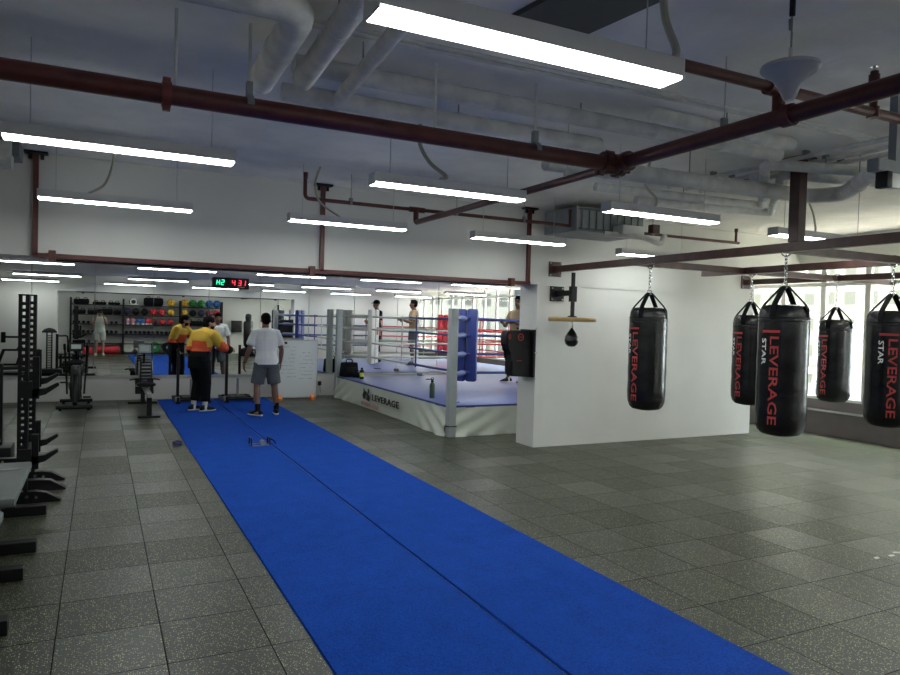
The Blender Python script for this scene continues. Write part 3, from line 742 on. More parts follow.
# ------------------------------------------------------------------ ceiling pipes (lagged) and services
def lagpipe(pts, r, m_, label, name='lagged_pipe', group='lagged pipes under the ceiling', bands=True):
    p = thing(name, pts[0], label, 'pipe', group)
    o = Vector(pts[0]); P = [Vector(q)-o for q in pts]
    MB().bentube(P, r, 14, r*2.2).build('pipe', m_, p)
    if bands:
        for a, b2 in zip(P[:-1], P[1:]):
            L = (b2-a).length; d = (b2-a).normalized(); n = int(L/.7)
            for i in range(1, n+1):
                c = a+d*(L*i/(n+1)); MB().tube([c-d*.02, c+d*.02], r*1.06, 14).build('band', m_, p)
            if n:
                c = a+(b2-a)*.5
                MB().tube([c+Vector((0, 0, r*.9)), Vector((c.x, c.y, ZC-o.z))], .005, 6).build('hanger_rod', greyp, p)
    return p
lagpipe([(-1.6, 3.1, 3.03), (.79, 3.1, 3.03), (.80, 4.1, 3.0)], .075, lagd, 'fat white wrapped pipe bending down beside the upper left of the big light')
lagpipe([(.99, 2.6, 3.08), (.99, 3.9, 2.98)], .06, lagd, 'white wrapped pipe in the middle of the three running away overhead')
lagpipe([(1.25, 3.0, 3.06), (1.29, 4.4, 2.98)], .042, lagd, 'slim white wrapped pipe ending behind the thick red main')
lagpipe([(.95, 3.95, 3.08), (4.9, 3.95, 3.08)], .055, lag, 'upper grey lagged pipe crossing behind the thick red main')
lagpipe([(.95, 4.22, 3.0), (3.3, 4.22, 3.0)], .055, lag, 'lower grey lagged pipe crossing behind the thick red main')
lagpipe([(3.1, 4.62, 2.93), (5.95, 4.45, 2.93), (6.1, 4.2, 2.93), (5.4, 3.45, 2.93)], .07, lag, 'fattest grey lagged pipe right of the flanged joint, over the linear light')
lagpipe([(4.42, 5.69, 3.05), (6.63, 5.53, 3.05), (4.97, 4.13, 3.05), (6.05, 3.81, 3.05)], .045, lag, 'grey lagged pipe with two elbows behind the square red post')
lagpipe([(5.26, 6.05, 3.05), (7.1, 5.79, 3.05), (5.42, 4.32, 3.05), (6.53, 4.05, 3.05)], .045, lag, 'second elbowed grey lagged pipe farther behind the square red post')
lagpipe([(3.2, 3.55, 3.05), (4.6, 3.6, 3.05)], .05, lag, 'short grey lagged pipe stub above the flanged joint')
for i, (x, w) in enumerate(((5.3, .02), (5.55, .02), (5.75, .022))):
    p = thing('conduit_run', (x, 0, 3.13), ('thin ceiling conduit above the elbowed pipes, left one of three', 'thin ceiling conduit above the elbowed pipes, middle one of three', 'thin ceiling conduit above the elbowed pipes, right one of three')[i], 'conduit', 'thin conduits on the ceiling')
    MB().tube([(0, 2.5, 0), (0, 5.6, 0)], w, 8).build('tube', lag, p)
    for yy in (3, 4, 5): MB().box((0, yy, .03), (.06, .03, .04)).build('saddle', greyp, p, smooth=False)
p = thing('conduit_run', (0, 3.5, 3.13), 'thin double conduit crossing the ceiling behind the big light', 'conduit', 'thin conduits on the ceiling')
for dy in (0, .06): MB().tube([(-1, dy, 0), (5.2, dy-.15, 0)], .012, 8).build('tube', lag, p)
p = thing('conduit_run', (.33, 2.1, 3.0), 'short white conduit stub hanging down near the top left', 'conduit')
MB().tube([(-.06, .9, .0), (-.06, .9, .17)], .016, 8).build('tube', white, p); MB().tube([(-.06, .9, -.01), (.02, .92, -.02), (.06, .95, 0)], .004, 6).build('wire', blackr, p)
# flexible hoses
def hose(pts, label, r=.012):
    P = [Vector(q) for q in pts]; o = P[0].copy(); Q = []
    n = len(P)
    for i in range(n-1):
        p0, p1, p2, p3 = P[max(i-1, 0)], P[i], P[i+1], P[min(i+2, n-1)]
        for k_ in range(6):
            u = k_/6
            Q.append(.5*((2*p1)+(p2-p0)*u+(2*p0-5*p1+4*p2-p3)*u*u+(3*p1-p0-3*p2+p3)*u**3)-o)
    Q.append(P[-1]-o)
    h_ = thing('flexible_hose', o, label, 'hose', 'flexible cable hoses feeding the lights')
    MB().tube(Q, r, 8).build('tube', mat('hose_beige', (.42, .41, .34), .6), h_)
    MB().tube([Q[-1]-Vector((0, 0, .0)), Q[-1]+Vector((0.0, 0, -.02))], r*1.3, 8).build('gland', greyp, h_)
hose([(2.10, 2.3, 3.17), (2.08, 2.25, 2.95), (2.05, 2.15, 2.78), (1.98, 2.09, 2.70)], 'pale flexible hose dropping to the right end of the big light', .016)
hose([(2.15, 4.9, 3.17), (2.12, 4.85, 3.0), (2.14, 4.7, 2.82), (2.25, 4.64, 2.72), (2.2, 4.64, 2.69)], 'flexible hose curling down to the middle light below the red main', .014)
hose([(1.95, 6.9, 3.17), (1.9, 6.9, 3.0), (1.95, 6.9, 2.82), (2.15, 6.88, 2.69)], 'flexible hose curling to the light in front of the middle red upright', .011)
hose([(.1, 6.9, 3.17), (.08, 6.9, 2.95), (.02, 6.9, 2.78), (-.1, 6.88, 2.69)], 'flexible hose above the light by the left red upright', .011)
hose([(4.42, 4.9, 3.17), (4.36, 4.9, 2.95), (4.4, 4.8, 2.8), (4.25, 4.64, 2.69)], 'flexible hose looping down to the light below the grey pipes', .012)
hose([(6.9, 5.2, 3.17), (6.9, 5.1, 2.95), (6.75, 4.95, 2.75), (6.6, 4.85, 2.69)], 'flexible hose at the right, hanging beside the red post', .011)

# high hanging speaker / access point
p = thing('pendant_speaker', (2.735, 2.16, 2.25), 'white bowl shaped pendant speaker hanging at the upper right', 'speaker')
p.scale = (.68, .68, .93)
MB().lathe([(0, .0), (.028, .002), (.045, .02), (.065, .06), (.11, .105), (.165, .135), (.185, .15), (.18, .165), (.10, .172), (.03, .178), (0, .178)], (0, 0, .47), 32).build('bowl', mat('speaker_white', (.5, .5, .5), .5), p)
MB().tube([(0, 0, .64), (0, 0, .72)], .014, 8).build('stem', white, p)
MB().tube([(0, 0, .72), (.0, 0, 1.04)], .006, 6).tube([(0, 0, .74), (.03, .02, .80), (.0, .02, .86), (-.02, 0, .8), (0, 0, .9)], .006, 6).build('cable', greyp, p)
MB().box((0, 0, .93), (.03, .03, .12), bev=.006).build('clip', blackm, p)

# ceiling vent panel, AC unit, duct box
tag(MB().poly([(1.78, 3.03), (2.2, 3.06), (2.3, 2.3), (1.9, 2.1)], 'z', ZC-.03, ZC-.002).build('ceiling_panel', mat('panel_dark', (.04, .043, .05), .6), smooth=False), 'dark flat panel on the ceiling behind the big light', 'ceiling panel')
p = thing('air_handler', (5.7, 7.35, 2.80), 'grey ducted air conditioning unit under the ceiling by the bulkhead', 'air conditioner')
MB().box((0, 0, .16), (1.05, .7, .30), bev=.01).build('casing', greyp, p, smooth=False)
m = MB()
for i in range(9): m.box((-.45+i*.11, -.356, .16), (.008, .012, .24))
m.box((0, -.356, .04), (1.0, .02, .02)).box((0, -.356, .28), (1.0, .02, .02)); m.build('grille', mat('grille_dark', (.10, .11, .12), .6), p, smooth=False)
MB().box((.2, -.45, .05), (.35, .2, .12), bev=.02).build('drain_box', white, p)
MB().bentube([(-.1, -.36, .0), (.3, -.6, -.03), (.6, -.6, -.1), (.7, -.55, .02)], .035, 10, .08).build('drain_pipe', lagd, p)
MB().box((.75, -.3, .13), (.12, .1, .12), bev=.01).build('valve_box', redbeam, p)
MB().tube([(-.5, -.3, .31), (-.5, -.3, .38)], .006, 6).tube([(.5, -.3, .31), (.5, -.3, .38)], .006, 6).build('hanger_rod', steel, p)
p = thing('air_duct', (-1.1, 7.0, 2.84), 'fat white wrapped duct at the left edge above the bulkhead frame', 'duct')
MB().tube([(-2.0, 0, .12), (.42, 0, .12)], .12, 20).build('duct', lagd, p)
MB().box((.37, .15, .19), (.2, .35, .14)).build('box', mat('duct_grey', (.16, .17, .17), .6), p, smooth=False)
MB().tube([(.3, 0, .24), (.3, 0, .34)], .006, 6).build('hanger_rod', steel, p)
p = thing('ceiling_bracket', (4.36, 2.72, 2.56), 'grey bracket with a black device at the right edge under the ceiling', 'bracket')
MB().box((.06, 0, .36), (.045, .05, .50)).build('pole', greyp, p, smooth=False)
MB().box((0, 0, .13), (.3, .08, .08), bev=.01).build('arm', greyp, p, smooth=False)
MB().box((-.08, -.03, .04), (.05, .08, .10), bev=.006).build('device', blackm, p)
MB().box((0, -.03, .04), (.08, .06, .09), bev=.006).build('casing', white, p)
MB().box((.07, -.03, .04), (.04, .07, .07), bev=.006).build('plug', blackm, p)

# ------------------------------------------------------------------ people
SK = {}
def fuse(mb, name, mats, parent, voxel=.012, smooth=2, assign=None, ang=180):
    bm = mb.bm; bmesh.ops.recalc_face_normals(bm, faces=bm.faces)
    me = bpy.data.meshes.new('tmp'); bm.to_mesh(me); bm.free()
    o = bpy.data.objects.new('tmp', me); COL.objects.link(o)
    r = o.modifiers.new('r', 'REMESH'); r.mode = 'VOXEL'; r.voxel_size = voxel
    if smooth:
        s = o.modifiers.new('s', 'SMOOTH'); s.factor = .5; s.iterations = smooth
    bpy.context.view_layer.update()
    m2 = bpy.data.meshes.new_from_object(o.evaluated_get(bpy.context.evaluated_depsgraph_get()))
    bpy.data.objects.remove(o); bpy.data.meshes.remove(me)
    m2.name = name; m2.materials.clear()
    for q in (mats if isinstance(mats, (list, tuple)) else [mats]): m2.materials.append(q)
    if assign:
        for p in m2.polygons: p.material_index = assign(p.center)
    m2.shade_smooth()
    o = bpy.data.objects.new(name, m2); COL.objects.link(o); o.parent = parent
    return o
def V(*a): return Vector(a)
def limb(mb, pts, rad, seg=12, side=None):
    mb.loft(pts, rad, seg, side=side)
    for i in (0, len(pts)-1):
        r = rad[i]; a = r if isinstance(r, float) else min(r)
        mb.ell(pts[i], (a*.98, a*.98, a*.98), 12)
def hand(mb, w, d, nrm, thumb_side, curl=.5, s=1.):
    d = d.normalized(); nrm = (nrm-d*nrm.dot(d)).normalized(); sd = d.cross(nrm).normalized()*thumb_side
    mb.loft([w-d*.02, w+d*.02*s, w+d*.06*s, w+d*.095*s], [(.024*s, .02*s), (.034*s, .018*s), (.042*s, .016*s), (.040*s, .013*s)], 10, side=sd)
    for i, (off, L) in enumerate(((.030, .070), (.010, .080), (-.011, .074), (-.031, .058))):
        b_ = w+d*.09*s+sd*off*s; a1 = curl*.7; a2 = curl*1.6
        p1 = b_+(d*math.cos(a1)+nrm*math.sin(a1))*L*.5*s; p2 = p1+(d*math.cos(a2)+nrm*math.sin(a2))*L*.5*s
        mb.loft([b_-d*.02, b_, p1, p2], [.010*s, .010*s, .009*s, .0075*s], 8)
    t0 = w+d*.02*s+sd*.025*s; t1 = t0+(d*.6+sd*.7).normalized()*.04*s; t2 = t1+(d*.9+sd*.2+nrm*.3).normalized()*.035*s
    mb.loft([t0, t1, t2], [.014*s, .0115*s, .009*s], 8)
def head(mb, c, yaw, pitch=0., s=1.):
    Rm = Matrix.Rotation(yaw, 3, 'Z') @ Matrix.Rotation(pitch, 3, 'X')
    P = lambda x, y, z: c+Rm @ Vector((x*s, y*s, z*s))
    mb.ell(P(0, -.01, .025), (.076*s, .095*s, .098*s), 20, rot=Rm)
    mb.ell(P(0, .025, -.035), (.058*s, .066*s, .078*s), 18, rot=Rm)
    mb.ell(P(0, .060, -.088), (.026*s, .024*s, .022*s), 12, rot=Rm)      # chin
    mb.loft([P(0, .085, .015), P(0, .108, -.025), P(0, .09, -.038)], [.009*s, .015*s, .010*s], 8)   # nose
    mb.ell(P(0, .083, -.058), (.024*s, .010*s, .009*s), 10, rot=Rm)      # lips
    mb.ell(P(0, .080, .028), (.05*s, .014*s, .010*s), 10, rot=Rm)        # brow
    for e in (-1, 1): mb.ell(P(e*.078, -.012, -.008), (.011*s, .020*s, .032*s), 10, rot=Rm)   # ears
    return P, Rm
def person(loc, rz, J, label, skin_m, hair_m, top, bottom, shoe_m, sole_m, scale=1., hairstyle='short', beard=False, group=None, sock=None):
    """J: joints in the person's own frame (x right, y forward, z up)"""
    r_ = thing('person', loc, label, 'person', group, rz); r_.scale = (scale,)*3
    j = {k_: Vector(v_) for k_, v_ in J.items() if not isinstance(v_, (int, float)) and len(v_) == 3}
    b = MB(); X_ = V(1, 0, 0)
    pel, wai, che, sho, nec, hd = (j[k_] for k_ in ('pelvis', 'waist', 'chest', 'shoulder', 'neck', 'head'))
    sdir = (j['shR']-j['shL']).normalized()
    torso_pts = [pel-V(0, 0, .07), pel, wai, che, sho, sho.lerp(nec, .6), nec, hd-V(0, 0, .03)]
    def torso(mb, e=0., upto=8, lo=0):
        rr = [(.135, .105), (.165, .12), (.14, .10), (.17, .12), (.155, .10), (.075, .068), (.058, .058), (.055, .06)]
        mb.loft(torso_pts[lo:upto], [(a+e, c_+e) for a, c_ in rr[lo:upto]], 18, side=sdir)
    torso(b)
    for s in 'LR':
        limb(b, [sho.lerp(j['sh'+s], .5), j['sh'+s], j['sh'+s].lerp(j['el'+s], .35), j['el'+s], j['el'+s].lerp(j['wr'+s], .3), j['wr'+s]], [.055, .058, .05, .039, .041, .026])
        hp = pel+(V(-.09, 0, -.02) if s == 'L' else V(.09, 0, -.02))
        limb(b, [hp, hp.lerp(j['kn'+s], .4), j['kn'+s], j['kn'+s].lerp(j['an'+s], .3), j['kn'+s].lerp(j['an'+s], .7), j['an'+s]], [.092, .082, .055, .058, .040, .036])
        limb(b, [j['an'+s]-V(0, .03, .03), j['an'+s]+j['foot'+s]*.1-V(0, 0, .045)], [.034, .03])
        hand(b, j['wr'+s], j.get('hd'+s, j['wr'+s]-j['el'+s]), j.get('hn'+s, V(0, 1, 0)), -1 if s == 'L' else 1, J.get('curl', .5) if not isinstance(J.get('curl'), Vector) else .5)
    yaw, pit_ = J['look']
    P, Rm = head(b, hd, yaw, pit_)
    eyes = [P(.031, .088, .008), P(-.031, .088, .008)]; brows = [P(.033, .092, .030), P(-.033, .092, .030)]; mouth = P(0, .094, -.058)
    Ri = Rm.inverted()
    def asg(c_):
        if (c_-hd).length > .17: return 0
        if min((c_-e).length for e in eyes) < .010: return 1
        if min((c_-e).length for e in brows) < .013: return 1
        if (c_-mouth).length < .016: return 2
        if beard:
            q = Ri @ (c_-hd)
            if q.z < -.045 and q.y > .01 and (c_-mouth).length > .018: return 1
        return 0
    body = fuse(b, 'body', [skin_m, hair_m, mat('lips', (.22, .08, .06), .5)], r_, .0095, 1, asg)
    # hair
    h = MB()
    if hairstyle == 'short':
        h.ell(P(0, -.018, .045), (.083, .100, .088), 20, rot=Rm); h.ell(P(0, -.045, .0), (.074, .072, .082), 16, rot=Rm)
        h.ell(P(0, .035, .10), (.060, .05, .028), 12, rot=Rm)
    elif hairstyle == 'cap':
        h.ell(P(0, -.012, .055), (.086, .104, .082), 20, rot=Rm)
        h.loft([P(0, .05, .045), P(0, .10, .04), P(0, .155, .03)], [(.07, .012), (.075, .010), (.05, .008)], 12, side=Rm @ V(1, 0, 0))
    else:
        h.ell(P(0, -.018, .042), (.085, .102, .088), 20, rot=Rm); h.ell(P(0, -.05, -.01), (.078, .075, .085), 16, rot=Rm)
    fuse(h, 'cap' if hairstyle == 'cap' else 'hair', hair_m, r_, .010, 1)
    # top
    if top:
        t_m = MB(); e = top.get('e', .016)
        torso(t_m, e, 6, 0 if top.get('long') else 1)
        lo = top.get('hem', 0)
        if lo: t_m.loft([pel-V(0, 0, lo), pel+V(0, 0, .03), pel.lerp(wai, .7)], [(.172+e, .130+e), (.166+e, .128+e), (.145+e, .11+e)], 18, side=sdir)
        for s in 'LR':
            full = top['sleeve'] == 'long'
            pts = [sho.lerp(j['sh'+s], .4), j['sh'+s], j['sh'+s].lerp(j['el'+s], .35), j['sh'+s].lerp(j['el'+s], .75)]
            e2 = e*.7; rr = [.058+e2, .060+e2, .060+e2, .062+e2]
            if full: pts = pts[:3]+[j['el'+s], j['el'+s].lerp(j['wr'+s], .5), j['wr'+s]-(j['wr'+s]-j['el'+s]).normalized()*.01]; rr = [.06+e, .066+e, .062+e, .052+e, .048+e, .034+e]
            if top['sleeve'] != 'none': t_m.loft(pts, rr, 14)
        if top.get('hood'):
            t_m.ell(nec-V(0, .05, .01), (.10, .07, .055), 14)
        o = fuse(t_m, top.get('name', 'shirt'), top['mats'], r_, .012, 2, top.get('assign'))
    if bottom:
        bm_ = MB(); e = bottom.get('e', .018); f = bottom['len']
        bm_.loft([pel-V(0, 0, .10), pel-V(0, 0, .03), pel+V(0, 0, .03), pel.lerp(wai, .4)], [(.14+e, .10+e), (.165+e, .12+e), (.158+e*.3, .115+e*.3), (.148+e*.3, .105+e*.3)], 18, side=sdir)
        for s in 'LR':
            hp = pel+(V(-.09, 0, -.02) if s == 'L' else V(.09, 0, -.02))
            if f <= 1: k1 = hp.lerp(j['kn'+s], f); bm_.loft([hp, hp.lerp(j['kn'+s], f*.5), k1], [.095+e, .09+e, bottom.get('flare', .085)+e], 14)
            else:
                k1 = j['kn'+s].lerp(j['an'+s], f-1)
                bm_.loft([hp, hp.lerp(j['kn'+s], .5), j['kn'+s], k1], [.098+e, .085+e, .064+e, .052+e], 14)
        fuse(bm_, bottom.get('name', 'shorts'), bottom['mat'], r_, .012, 2)
    for s in 'LR':
        a = j['an'+s]; f = j['foot'+s].normalized(); sd = V(-f.y, f.x, 0)
        if sock:
            MB().loft([a-V(0, 0, .05), a+V(0, 0, .03), a+V(0, 0, .09)+(j['kn'+s]-a).normalized()*.03], [.045, .043, .047], 12).build('sock', sock, r_)
        m = MB(); g0 = V(a.x, a.y, a.z-.08)
        pts = [g0-f*.085+V(0, 0, .045), g0-f*.05+V(0, 0, .055), g0+V(0, 0, .06), g0+f*.07+V(0, 0, .050), g0+f*.13+V(0, 0, .042), g0+f*.18+V(0, 0, .036)]
        m.loft(pts, [(.028, .03), (.036, .042), (.040, .05), (.046, .036), (.044, .026), (.022, .012)], 14, side=sd)
        m.loft([g0+V(0, 0, .05), g0+V(0, 0, .11)], [(.040, .048), (.042, .046)], 12, side=sd)
        so = m.build('shoe', shoe_m, r_)
        m = MB(); pts = [g0-f*.095+V(0, 0, .014), g0-f*.05+V(0, 0, .014), g0+f*.05+V(0, 0, .014), g0+f*.13+V(0, 0, .014), g0+f*.195+V(0, 0, .018)]
        m.loft(pts, [(.028, .013), (.041, .014), (.045, .014), (.048, .014), (.024, .010)], 14, side=sd).build('sole', sole_m, so)
    return r_

BASE = dict(pelvis=(0, 0, .93), waist=(0, .0, 1.08), chest=(0, .01, 1.28), shoulder=(0, .0, 1.42), neck=(0, .0, 1.50), head=(0, .02, 1.63),
            shL=(-.19, 0, 1.40), shR=(.19, 0, 1.40), elL=(-.24, -.02, 1.11), elR=(.24, -.02, 1.11), wrL=(-.25, .06, .86), wrR=(.25, .06, .86),
            knL=(-.11, .03, .50), knR=(.11, .03, .50), anL=(-.12, 0, .08), anR=(.12, 0, .08), footL=(-.2, 1, 0), footR=(.2, 1, 0), look=(0., 0.), curl=.6)
def pose(**kw):
    d = dict(BASE); d['look'] = (0., 0.); d.update(kw); return d

# white tee, back to the camera, walking stance, looking down at the bench mirror
pj = pose(pelvis=(0, 0, .90), waist=(0, .03, 1.05), chest=(0, .07, 1.24), shoulder=(.0, .10, 1.38), neck=(0, .13, 1.45), head=(0.01, .17, 1.575),
          shL=(-.178, .10, 1.350), shR=(.178, .10, 1.358), elL=(-.27, .07, 1.09), elR=(.265, .08, 1.09), wrL=(-.33, .16, .86), wrR=(.275, .18, .86),
          knL=(-.14, .04, .47), knR=(.15, .03, .47), anL=(-.14, -.06, .08), anR=(.19, .05, .08), footL=(-.75, 1, 0), footR=(.15, 1, 0), look=(.0, -.18),
          hdL=(-.05, .1, -1), hdR=(.02, .0, -1), hnL=(1, .2, 0), hnR=(-1, .2, 0), curl=.6)
for k_ in ('hdL', 'hdR', 'hnL', 'hnR'): pj[k_] = Vector(pj[k_])
pb = person((2.49, 11.80, .014), .0, pj, 'person in a white t-shirt and grey shorts standing with back turned on the blue turf', skin, hair,
       dict(mats=[tee], sleeve='short', e=.030, hem=.05, name='t_shirt'), dict(mat=greycloth, len=.86, e=.022, flare=.092), blackr, mat('shoe_white', (.6, .6, .6), .5), scale=1.0, sock=blackcloth)
m = MB(); m.torus((-.327, .155, .875), .031, .006, 16, 6).build('wristband', blackr, pb)
# yellow, orange and black hoodie, facing right, hand on the sled post
pj = pose(pelvis=(0, -.02, .90), waist=(0, .02, 1.04), chest=(0, .06, 1.21), shoulder=(0, .09, 1.33), neck=(0, .13, 1.39), head=(0.02, .17, 1.50),
          shL=(-.19, .08, 1.30), shR=(.18, .12, 1.30), elL=(-.26, .0, 1.05), elR=(.20, .30, 1.09), wrL=(-.24, .14, .86), wrR=(.15, .52, 1.03),
          knL=(-.11, .05, .48), knR=(.11, .04, .48), anL=(-.12, -.02, .08), anR=(.12, .02, .08), footL=(.1, 1, 0), footR=(.2, 1, 0), look=(-.45, -.12), curl=.9)
pj['hdR'] = V(-.05, 1, .05); pj['hnR'] = V(-1, 0, -.3)
def jacket(c):
    # chest-up yellow, band of orange, black hem; black forearms
    if c.y > .38: return 2
    z = c.z+.04*(c.y-.05)
    if z > 1.195+(.10 if (abs(c.x) > .17 and c.y < .2) else 0)*-1: return 0
    if z > 1.02: return 1
    return 2
person((1.54, 12.60, .014), -math.radians(58), pj, 'person in a yellow, orange and black hooded jacket gripping a sled post', skinl, hair,
       dict(mats=[yel, orange, blackcloth], sleeve='long', e=.034, hem=.17, hood=True, name='hooded_jacket', assign=jacket, long=True),
       dict(mat=blackcloth, len=1.78, e=.026, name='trousers'), blackr, mat('shoe_white', (.6, .6, .6), .5), scale=1.0, hairstyle='full', beard=True, sock=padwhite)
# photographer, seen only in the mirror
pj = pose(shL=(-.19, 0, 1.40), shR=(.19, 0, 1.40), elL=(-.24, .12, 1.17), elR=(.24, .12, 1.17), wrL=(-.11, .22, 1.50), wrR=(.12, .22, 1.50), look=(0, 0), curl=.9)
pj['hdL'] = V(.25, .15, 1); pj['hdR'] = V(-.25, .15, 1); pj['hnL'] = V(1, 0, -.2); pj['hnR'] = V(-1, 0, -.2)
person((0.0, -.33, 0), .0, pj, 'person in a pale sleeveless top and shorts photographing the mirror', skinl, hair,
       dict(mats=[mat('pale_vest', (.55, .6, .52), .8)], sleeve='none', e=.022, hem=.05, name='vest'), dict(mat=mat('pale_shorts', (.5, .55, .48), .8), len=.8, e=.03), padwhite, padwhite)
p = thing('camera_phone', (0, -.062, 1.64), 'dark phone held up by the person in the pale top', 'phone')
MB().box((0, 0, 0), (.155, .009, .076), bev=.004).build('case', blackm, p); MB().tube([(.055, .0045, .02), (.055, .007, .02)], .012, 14).build('lens_ring', greyp, p)
# two people inside the ring
pj = pose(elL=(-.26, .05, 1.12), elR=(.26, .05, 1.12), wrL=(-.10, .24, 1.14), wrR=(.10, .25, 1.10), look=(0, 0))
person((7.08, 10.35, RZ), PI*.45, pj, 'person in dark clothes and a cap in the ring, seen only in the mirror', skin, hair,
       dict(mats=[blackcloth], sleeve='short', e=.02, hem=.05), dict(mat=blackcloth, len=1.6, e=.025, name='trousers'), blackr, blackr, hairstyle='cap')
pj = pose(elL=(-.28, .08, 1.14), elR=(.28, .08, 1.14), wrL=(-.14, .30, 1.22), wrR=(.14, .30, 1.20), knR=(.16, .06, .50), anR=(.24, .0, .08), look=(.3, 0))
person((7.52, 12.0, RZ), PI*.6, pj, 'person in tan top and dark shorts standing in the ring by the column edge', skin, hair,
       dict(mats=[tancloth], sleeve='short', e=.02, hem=.05), dict(mat=greycloth, len=.8, e=.03), blackr, padwhite, sock=padwhite)

# ------------------------------------------------------------------ back wall equipment
def sled(x, y, label):
    r_ = thing('push_sled', (x, y, .014), label, 'push sled', 'push sleds on the blue turf')
    for s in (-1, 1):
        m = MB(); m.poly([(-.46, .03), (-.40, 0), (.40, 0), (.48, .05), (.48, .06), (.38, .035), (-.40, .035), (-.46, .05)], 'x', s*.27-.035, s*.27+.035); m.build('skid', blackm, r_, smooth=False)
        MB().box((s*.27, -.30, .52), (.05, .05, .98), bev=.004).build('push_post', blackm, r_, smooth=False)
        MB().box((s*.27, -.30, 1.012), (.052, .052, .01)).build('post_cap', blackr, r_, smooth=False)
        MB().box((s*.27, -.30, .07), (.075, .075, .10)).build('socket', greyp, r_, smooth=False)
        MB().tube([(s*.27, -.42, .03), (s*.27, -.42, .12)], .025, 10).build('plate_peg', blackm, r_)
    m = MB()
    for y_ in (-.30, .05, .38): m.box((0, y_, .055), (.5, .06, .04))
    m.box((0, .05, .078), (.30, .40, .012)).build('deck', blackm, r_, smooth=False)
    MB().tube([(0, .05, .08), (0, .05, .42)], .024, 12).build('weight_post', greyp, r_)
    return r_
sled(1.57, 14.07, 'black push sled behind the person in the yellow jacket')
sled(2.43, 14.05, 'black push sled left of the person in the white t-shirt')

# rowing machine
p = thing('rowing_machine', (.72, 13.0, 0), 'black and grey rowing machine seen end on before the mirror', 'rowing machine')
MB().box((0, -.30, .36), (.07, 1.45, .07), bev=.008).build('rail', steel, p, smooth=False)
MB().box((0, -.93, .18), (.075, .05, .34)).build('rear_leg', blackm, p, smooth=False)
MB().box((0, -.95, .015), (.33, .07, .03), bev=.006).build('rear_foot', blackm, p)
MB().loft([(0, -.12, .44), (0, .10, .44)], [(.15, .03), (.16, .03)], 16, side=(1, 0, 0)).build('seat', blackr, p)
MB().box((0, 0, .405), (.12, .16, .05)).build('seat_carriage', greyp, p, smooth=False)
m = MB(); m.lathe([(0, -.10), (.20, -.10), (.235, -.075), (.24, 0), (.235, .075), (.20, .10), (0, .10)], (.04, .95, .62), 36, 'x'); m.build('flywheel_housing', blackm, p)
m = MB()
for a in range(24):
    t = a*PI/12; m.box((.04, .95+.241*math.cos(t), .62+.241*math.sin(t)), (.16, .02, .02), rot=Matrix.Rotation(t, 3, 'X'))
m.build('vent_ribs', greyp, p, smooth=False)
m = MB(); m.torus((.145, .95, .62), .15, .012, 28, 6, ax='x').torus((-.065, .95, .62), .15, .012, 28, 6, ax='x'); m.build('trim_ring', steel, p)
for s in (-1, 1):
    MB().box((s*.10, .50, .37), (.10, .05, .30), rot=Matrix.Rotation(-.6, 3, 'X'), bev=.01).build('footplate', blackr, p)
    MB().box((s*.10, .46, .38), (.11, .06, .03)).build('foot_strap', greyp, p, smooth=False)
    MB().bentube([(s*.03, .4, .50), (s*.18, .40, .50), (s*.24, .36, .49)], .014, 8, .04).build('handle', blackr, p)
MB().box((0, .92, .20), (.07, .07, .36)).build('front_leg', blackm, p, smooth=False)
MB().box((0, .98, .02), (.50, .08, .04), bev=.008).build('front_foot', blackm, p)
MB().bentube([(0, .8, .62), (0, .72, .85), (0, .62, .98)], .018, 10, .06).build('monitor_arm', blackm, p)
MB().box((0, .60, 1.02), (.20, .04, .16), rot=Matrix.Rotation(-.3, 3, 'X'), bev=.01).build('monitor', greyp, p)
MB().box((0, .577, 1.025), (.14, .005, .09), rot=Matrix.Rotation(-.3, 3, 'X')).build('screen', mat('screen_green', (.30, .36, .33), .3), p, smooth=False)

# air bike
p = thing('air_bike', (-.36, 13.75, 0), 'black fan bike seen end on before the mirror', 'exercise bike')
m = MB(); m.lathe([(0, -.075), (.28, -.075), (.31, -.05), (.315, 0), (.31, .05), (.28, .075), (0, .075)], (0, .18, .40), 36, 'x'); m.build('fan_drum', mat('bike_grey', (.035, .035, .038), .4), p)
m = MB()
for s in (-1, 1):
    for r0 in (.08, .16, .24): m.torus((s*.082, .18, .40), r0, .006, 28, 6, ax='x')
    for a in range(8):
        t = a*PI/4; m.tube([(s*.085, .18+.05*math.cos(t), .4+.05*math.sin(t)), (s*.085, .18+.3*math.cos(t), .4+.3*math.sin(t))], .005, 6)
m.build('fan_cage', blackm, p)
MB().loft([(0, -.45, .10), (0, -.20, .28), (0, -.12, .60)], [.035, .04, .035], 10).loft([(0, -.2, .28), (0, .2, .10), (0, .5, .08)], [.035, .035, .03], 10).build('frame', blackm, p)
for y_, w in ((-.52, .54), (.50, .52)):
    MB().tube([(-w/2, y_, .055), (w/2, y_, .055)], .03, 10).build('stabiliser', blackm, p)
    for s in (-1, 1): MB().tube([(s*(w/2-.06), y_, .0), (s*(w/2-.06), y_, .06)], .022, 8).build('foot', blackr, p)
MB().tube([(0, -.13, .55), (0, -.15, .74)], .025, 10).build('seat_post', steel, p)
MB().loft([(0, -.34, .77), (0, -.27, .80), (0, -.15, .80), (0, -.02, .785)], [(.10, .025), (.13, .04), (.10, .035), (.035, .02)], 16, side=(1, 0, 0)).build('saddle', blackr, p)
